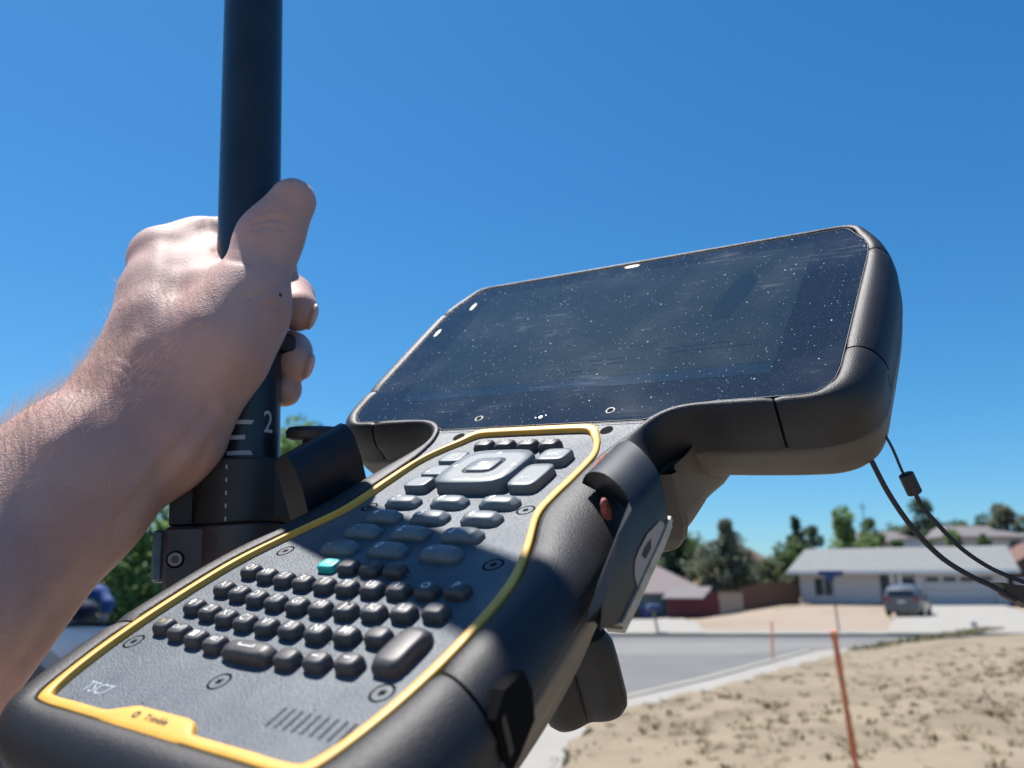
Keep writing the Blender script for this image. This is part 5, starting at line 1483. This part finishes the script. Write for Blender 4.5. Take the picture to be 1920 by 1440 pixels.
# ---- silver car seen from behind
def car(label, x, y, rz, z):
    t = thing('parked_car', label, 'car', (x, y, z), rz=rz)
    W = 0.92
    sect = [  # y from the rear (0) to the front, half width bottom/belt/roof, heights
        (0.00, .80, .84, .60, .42, .95, 1.02), (0.10, .86, .90, .70, .30, 1.02, 1.38), (0.45, .90, .92, .70, .26, 1.03, 1.60), (1.5, .92, .93, .70, .25, 1.02, 1.68), (2.5, .92, .93, .69, .25, 1.01, 1.64),
        (3.2, .92, .92, .66, .25, 1.00, 1.38), (3.6, .92, .91, .80, .25, .99, 1.05), (4.3, .89, .86, .70, .28, .90, .93), (4.6, .78, .74, .60, .36, .74, .78)]
    vs = []
    for yy, wb, wm, wr, zb, zm, zr in sect:
        h = [(-wb * .92, zb), (-wb, zb + .15), (-wm, zm - .12), (-wm * .985, zm), (-(wm * .3 + wr * .7), zm + (zr - zm) * .75), (-wr * .9, zr - .01), (0, zr + .02)]
        h = h + [(-a, b) for a, b in h[:-1]][::-1]
        vs += [(a, yy, b) for a, b in h]
    n = 13; fs = []
    for r_ in range(len(sect) - 1):
        for k in range(n - 1): fs.append((r_ * n + k, r_ * n + k + 1, (r_ + 1) * n + k + 1, (r_ + 1) * n + k))
        fs.append((r_ * n + n - 1, r_ * n, (r_ + 1) * n, (r_ + 1) * n + n - 1))
    fs += [tuple(range(n)), tuple((len(sect) - 1) * n + k for k in range(n - 1, -1, -1))]
    b = MB().add(vs, fs).build('body', M5['carsilver'], t, smooth=40)
    MB().add([(-.66, -.035, 1.06), (.66, -.035, 1.06), (.58, .055, 1.36), (-.58, .055, 1.36)], [(0, 1, 2, 3)]).build('rear_window', M5['darkglass'], t)
    for s in (-1, 1):
        mb = MB(); x0 = s * .875; x1 = s * .735
        mb.add([(s * .935, .6, 1.06), (s * .80, .75, 1.50), (s * .80, 2.7, 1.50), (s * .93, 3.2, 1.06)], [(0, 1, 2, 3)]); mb.build('side_window', M5['darkglass'], t)
        mb = MB(); mb.box(min(s * .62, s * .87), max(s * .62, s * .87), -0.03, .10, .84, 1.02); mb.build('tail_lamp', M5['cartail'], t)
        for yy in (.85, 3.65):
            o = MB(); cyx(o, s * .72, s * .93, yy, .34, .34, 24); wh = o.build('wheel', M5['cardark'], t, smooth=40)
            o = MB(); cyx(o, s * .931, s * .945, yy, .34, .21, 16); o.build('rim', M5['carsilver'], wh)
    part('bumper', [(-.86, .86, -.06, .06, .30, .58)], M5['carsilver'], t)
    part('underside', [(-.8, .8, -.02, 4.3, .2, .32)], M5['cardark'], t)
    part('number_plate', [(-.2, .2, -.035, -.02, .72, .84)], M5['trimw'], t)
    for s in (-1, 1): part('roof_rail', [(s * .6 - .02, s * .6 + .02, .6, 2.4, 1.66, 1.71)], M5['steel'], t)
    return t
car('silver sport utility car parked on the pale driveway, seen from behind', 20.95, 44.6, R(-34), gz(21.2, 44.0) + 0.12)

# ---- street sign, mailbox, marker, stakes
sx, sy = at(1574, 28.5), 28.5
sg = thing('street_sign', 'small blue street name sign on a thin post before the grey roof', 'sign', (sx, sy, 0.1))
hz = ztop(1070, sy) - 0.1
MB().tube([(0, 0, 0), (-0.09, 0, hz - 0.3)], 0.028, 8).build('post', M5['steel'], sg)
part('name_blade', [(-0.53, 0.33, -0.01, 0.01, hz - 0.17, hz)], M5['signblue'], sg)
mb = MB(); mb.add([(-0.33, 0.02, hz - 0.18), (0.08, 0.02, hz - 0.18), (-0.04, 0.02, hz - 0.36), (-0.2, 0.02, hz - 0.36), (-0.33, 0.05, hz - 0.18), (0.08, 0.05, hz - 0.18), (-0.04, 0.05, hz - 0.36), (-0.2, 0.05, hz - 0.36)], [(0, 1, 2, 3), (7, 6, 5, 4), (0, 4, 5, 1), (1, 5, 6, 2), (2, 6, 7, 3), (3, 7, 4, 0)]); mb.build('cross_blade', M5['signblue'], sg)
mx_, my_ = at(1250, 26.5), 28.3
mbx = thing('mailbox', 'dark blue mailbox on a leaning wooden post by the far kerb', 'mailbox', (mx_, my_, 0.1))
MB().tube([(0.05, 0, 0), (-0.08, 0, 0.72)], 0.04, 8).build('post', M5['lath'], mbx)
part('box', [(-0.28, 0.12, -0.25, 0.25, 0.72, 0.92)], M5['hydblue'], mbx, bev=0.04)
hx, hy = at(1858, 30), 31.0
hy_ = thing('marker', 'small dark blue star shaped marker on the pavement edge, right', 'marker', (hx, hy, 0.12))
mb = MB()
for k in range(5):
    a = k * 2 * math.pi / 5; mb.tube([(0, 0, 0.12), (0.16 * math.cos(a), 0.03 * math.sin(k), 0.14 + 0.12 * math.sin(a))], 0.03, 6, rr=[0.04, 0.015])
mb.build('arm', M5['hydblue'], hy_); MB().tube([(0, 0, -0.02), (0, 0, 0.16)], 0.02, 6).build('stem', M5['hydblue'], hy_)
# orange stake close by
def stake(label, px0, py0, px1, py1, y0, wd, seed):
    z = y0
    b = P3(px0, py0, z); t = P3(px1, py1, z * 1.0)
    ground = gz(b.x, b.y) + lotz(b.x, b.y, max(0, b.x - edge_x(b.y)) * .75)
    d = (b - t).normalized(); k = (t.z - ground) / max(1e-3, -d.z)
    foot = t + d * (k + 0.1)
    s = thing('survey_stake', label, 'stake', foot)
    L_ = (t - foot).length; Mx = (t - foot).to_track_quat('Z', 'X').to_matrix().to_4x4()
    mb = MB(); mb.box(-wd / 2, wd / 2, -0.006, 0.006, 0, L_, M=Mx); mb.build('lath', M5['lath'], s)
    rg = random.Random(seed); z_ = L_; mb = MB()
    n = int(L_ / 0.05)
    for i in range(n):
        z0 = L_ * i / n; q = wd * rg.uniform(.52, .74); r2 = rg.uniform(.010, .017); tw = rg.uniform(-.02, .02)
        p = [(-q, -r2, z0), (q, -r2, z0 + tw), (q, r2, z0 + tw), (-q, r2, z0)]
        p2 = [(x * rg.uniform(.8, 1.1), y, zz + L_ / n * 1.02) for x, y, zz in p]
        mb.add([Mx @ Vector(v) for v in p + p2], [(0, 1, 5, 4), (1, 2, 6, 5), (2, 3, 7, 6), (3, 0, 4, 7), (4, 5, 6, 7), (3, 2, 1, 0)])
    mb.build('orange_flagging', M5['orange'], s)
    return s
stake('orange flagged survey stake leaning on the dry lot, nearest the camera', 1606, 1440, 1563, 1183, 4.6, 0.029, 1)
stake('faint distant orange stake at the edge of the lot', 1449, 1258, 1447, 1165, 17.0, 0.05, 2)

# ---- pickup and the person leaning on its bonnet, behind the forearm
tk = thing('pickup_truck', 'blue grey pickup behind the forearm, only its bonnet in view', 'truck', (-5.3, 6.9, 0.0), rz=R(-14))
prof = [(-2.6, .45), (2.75, .45), (2.85, .62), (2.85, 1.10), (2.6, 1.24), (1.2, 1.33), (0.45, 1.84), (-0.9, 1.88), (-1.05, 1.22), (-2.6, 1.22)]
def tp(p, q, a): return (p, a, q)
bd = MB(); n = len(prof); rings = []
for yy, ins in ((-0.93, 0.10), (-0.86, 0.03), (-0.6, 0), (0, -0.015), (0.6, 0), (0.86, 0.03), (0.93, 0.10)):
    rings.append([(x * (1 - ins * .12), yy * (1 - (0.16 if z > 1.4 else 0)), z - (ins if z > 0.9 else 0)) for x, z in prof])
vs = [p for r_ in rings for p in r_]
fs = [(a * n + i, a * n + (i + 1) % n, (a + 1) * n + (i + 1) % n, (a + 1) * n + i) for a in range(6) for i in range(n)] + [tuple(range(n)), tuple(6 * n + i for i in range(n - 1, -1, -1))]
bd.add(vs, fs).build('body', M5['truck'], tk, smooth=35)
MB().add([(1.22, -.74, 1.40), (1.22, .74, 1.40), (0.52, .68, 1.80), (0.52, -.68, 1.80)], [(0, 1, 2, 3)]).build('windscreen', M5['darkglass'], tk)
for s in (-1, 1):
    MB().add([(1.0, s * .86, 1.36), (0.4, s * .80, 1.74), (-0.85, s * .80, 1.76), (-0.95, s * .86, 1.36)], [(0, 1, 2, 3)]).build('side_window', M5['darkglass'], tk)
    part('headlight', [(2.80, 2.90, s * .75 - .16, s * .75 + .16, .82, 1.02)], M5['trimw'], tk)
    for xx in (-1.7, 1.8):
        o = MB(); cyx(o, 0, .24, 0, 0, .40, 24); wv_ = [(xx + b, s * .93 - a * s, .40 + c) for a, b, c in o.v]; MB().add(wv_, o.f).build('wheel', M5['cardark'], tk, smooth=40)
part('front_bumper', [(2.80, 2.98, -.9, .9, .45, .66)], M5['steel'], tk)
part('bonnet_seam', [(1.25, 2.55, -.005, .005, 1.30, 1.34)], M5['cardark'], tk)

pz = 7.2
bp0 = P3(140, 1150, pz)
def V3(px, py, z): return np.array(P3(px, py, z)) - np.array([0, 0, 0])
def prim(a, ra, b, rb): return (V3(*a), ra, V3(*b), rb)
foot = V3(120, 1150, pz + .25); 
def gp(x, y, z): return np.array([x, y, z])
bx, by = foot[0], foot[1]
prims = [  # standing behind the truck, bent forward over the bonnet
 (gp(bx - .15, by + .25, .95), .15, gp(bx + .0, by + .12, 1.36), .17), (gp(bx - .13, by + .12, 1.38), .10, gp(bx + .18, by + .08, 1.38), .09),
 (gp(bx - .22, by + .27, .92), .11, gp(bx - .22, by + .33, .50), .075), (gp(bx - .22, by + .33, .50), .075, gp(bx - .22, by + .30, .07), .05),
 (gp(bx - .04, by + .27, .92), .11, gp(bx - .02, by + .33, .50), .075), (gp(bx - .02, by + .33, .50), .075, gp(bx - .02, by + .30, .07), .05),
 (gp(bx - .22, by + .30, .05), .045, gp(bx - .22, by + .10, .04), .035), (gp(bx - .02, by + .30, .05), .045, gp(bx - .02, by + .10, .04), .035),
 (gp(bx - .15, by + .12, 1.38), .07, gp(bx - .30, by - .02, 1.30), .05)]
vs, fs = sdf_mesh([(0.05, 0.03, prims)], 0.016)
o0 = np.array([bx, by, 0.0])
p2 = obj('person', (vs - o0).tolist(), fs.tolist(), M5['navy'], None, smooth=True); p2.location = o0
tag(p2, 'person in dark navy clothes with blue sleeve leaning over the truck bonnet', 'person')
sh_ = V3(188, 1112, pz); el = V3(203, 1132, pz - .08); wr = V3(197, 1152, pz - .12)
vs, fs = sdf_mesh([(0.03, 0.02, [(sh_ + np.array([-.10, .03, .02]), .075, sh_, .065), (sh_, .062, el, .050), (el, .048, wr + (el - wr) * .35, .042)])], 0.012)
obj('blue_sleeve', (vs - o0).tolist(), fs.tolist(), M5['bluecloth'], p2, smooth=True)
hd = wr + (wr - el) * 0.25
hp = [(wr + (el - wr) * .4, .032, wr, .028), (wr, .030, hd, .034)] + [(hd + np.array([k * .017, 0, 0]), .010, hd + np.array([k * .02 - .02, -.01, -.075]), .008) for k in (-1.5, -.5, .5, 1.5)] + [(hd, .012, hd + np.array([-.05, -.02, -.03]), .009)]
vs, fs = sdf_mesh([(0.01, 0.01, hp)], 0.008)
obj('hand', (vs - o0).tolist(), fs.tolist(), MM['skin'], p2, smooth=True)
hc = gp(bx - .10, by - .05, 1.62)
vs, fs = sdf_mesh([(0.03, 0.03, [(gp(bx - .05, by + .08, 1.42), .06, hc + gp(0, .03, -.06), .055), (hc, .095, hc + gp(-.01, -.03, -.07), .07), (hc + gp(-.01, -.10, -.02), .018, hc + gp(-.01, -.11, -.05), .02)])], 0.012)
obj('head', (vs - o0).tolist(), fs.tolist(), MM['skin'], p2, smooth=True)
vs, fs = sdf_mesh([(0.02, 0.02, [(hc + gp(0, .02, .03), .105, hc + gp(0, .05, .0), .09)])], 0.012)
obj('hair', (vs - o0).tolist(), fs.tolist(), M5['bark'], p2, smooth=True)
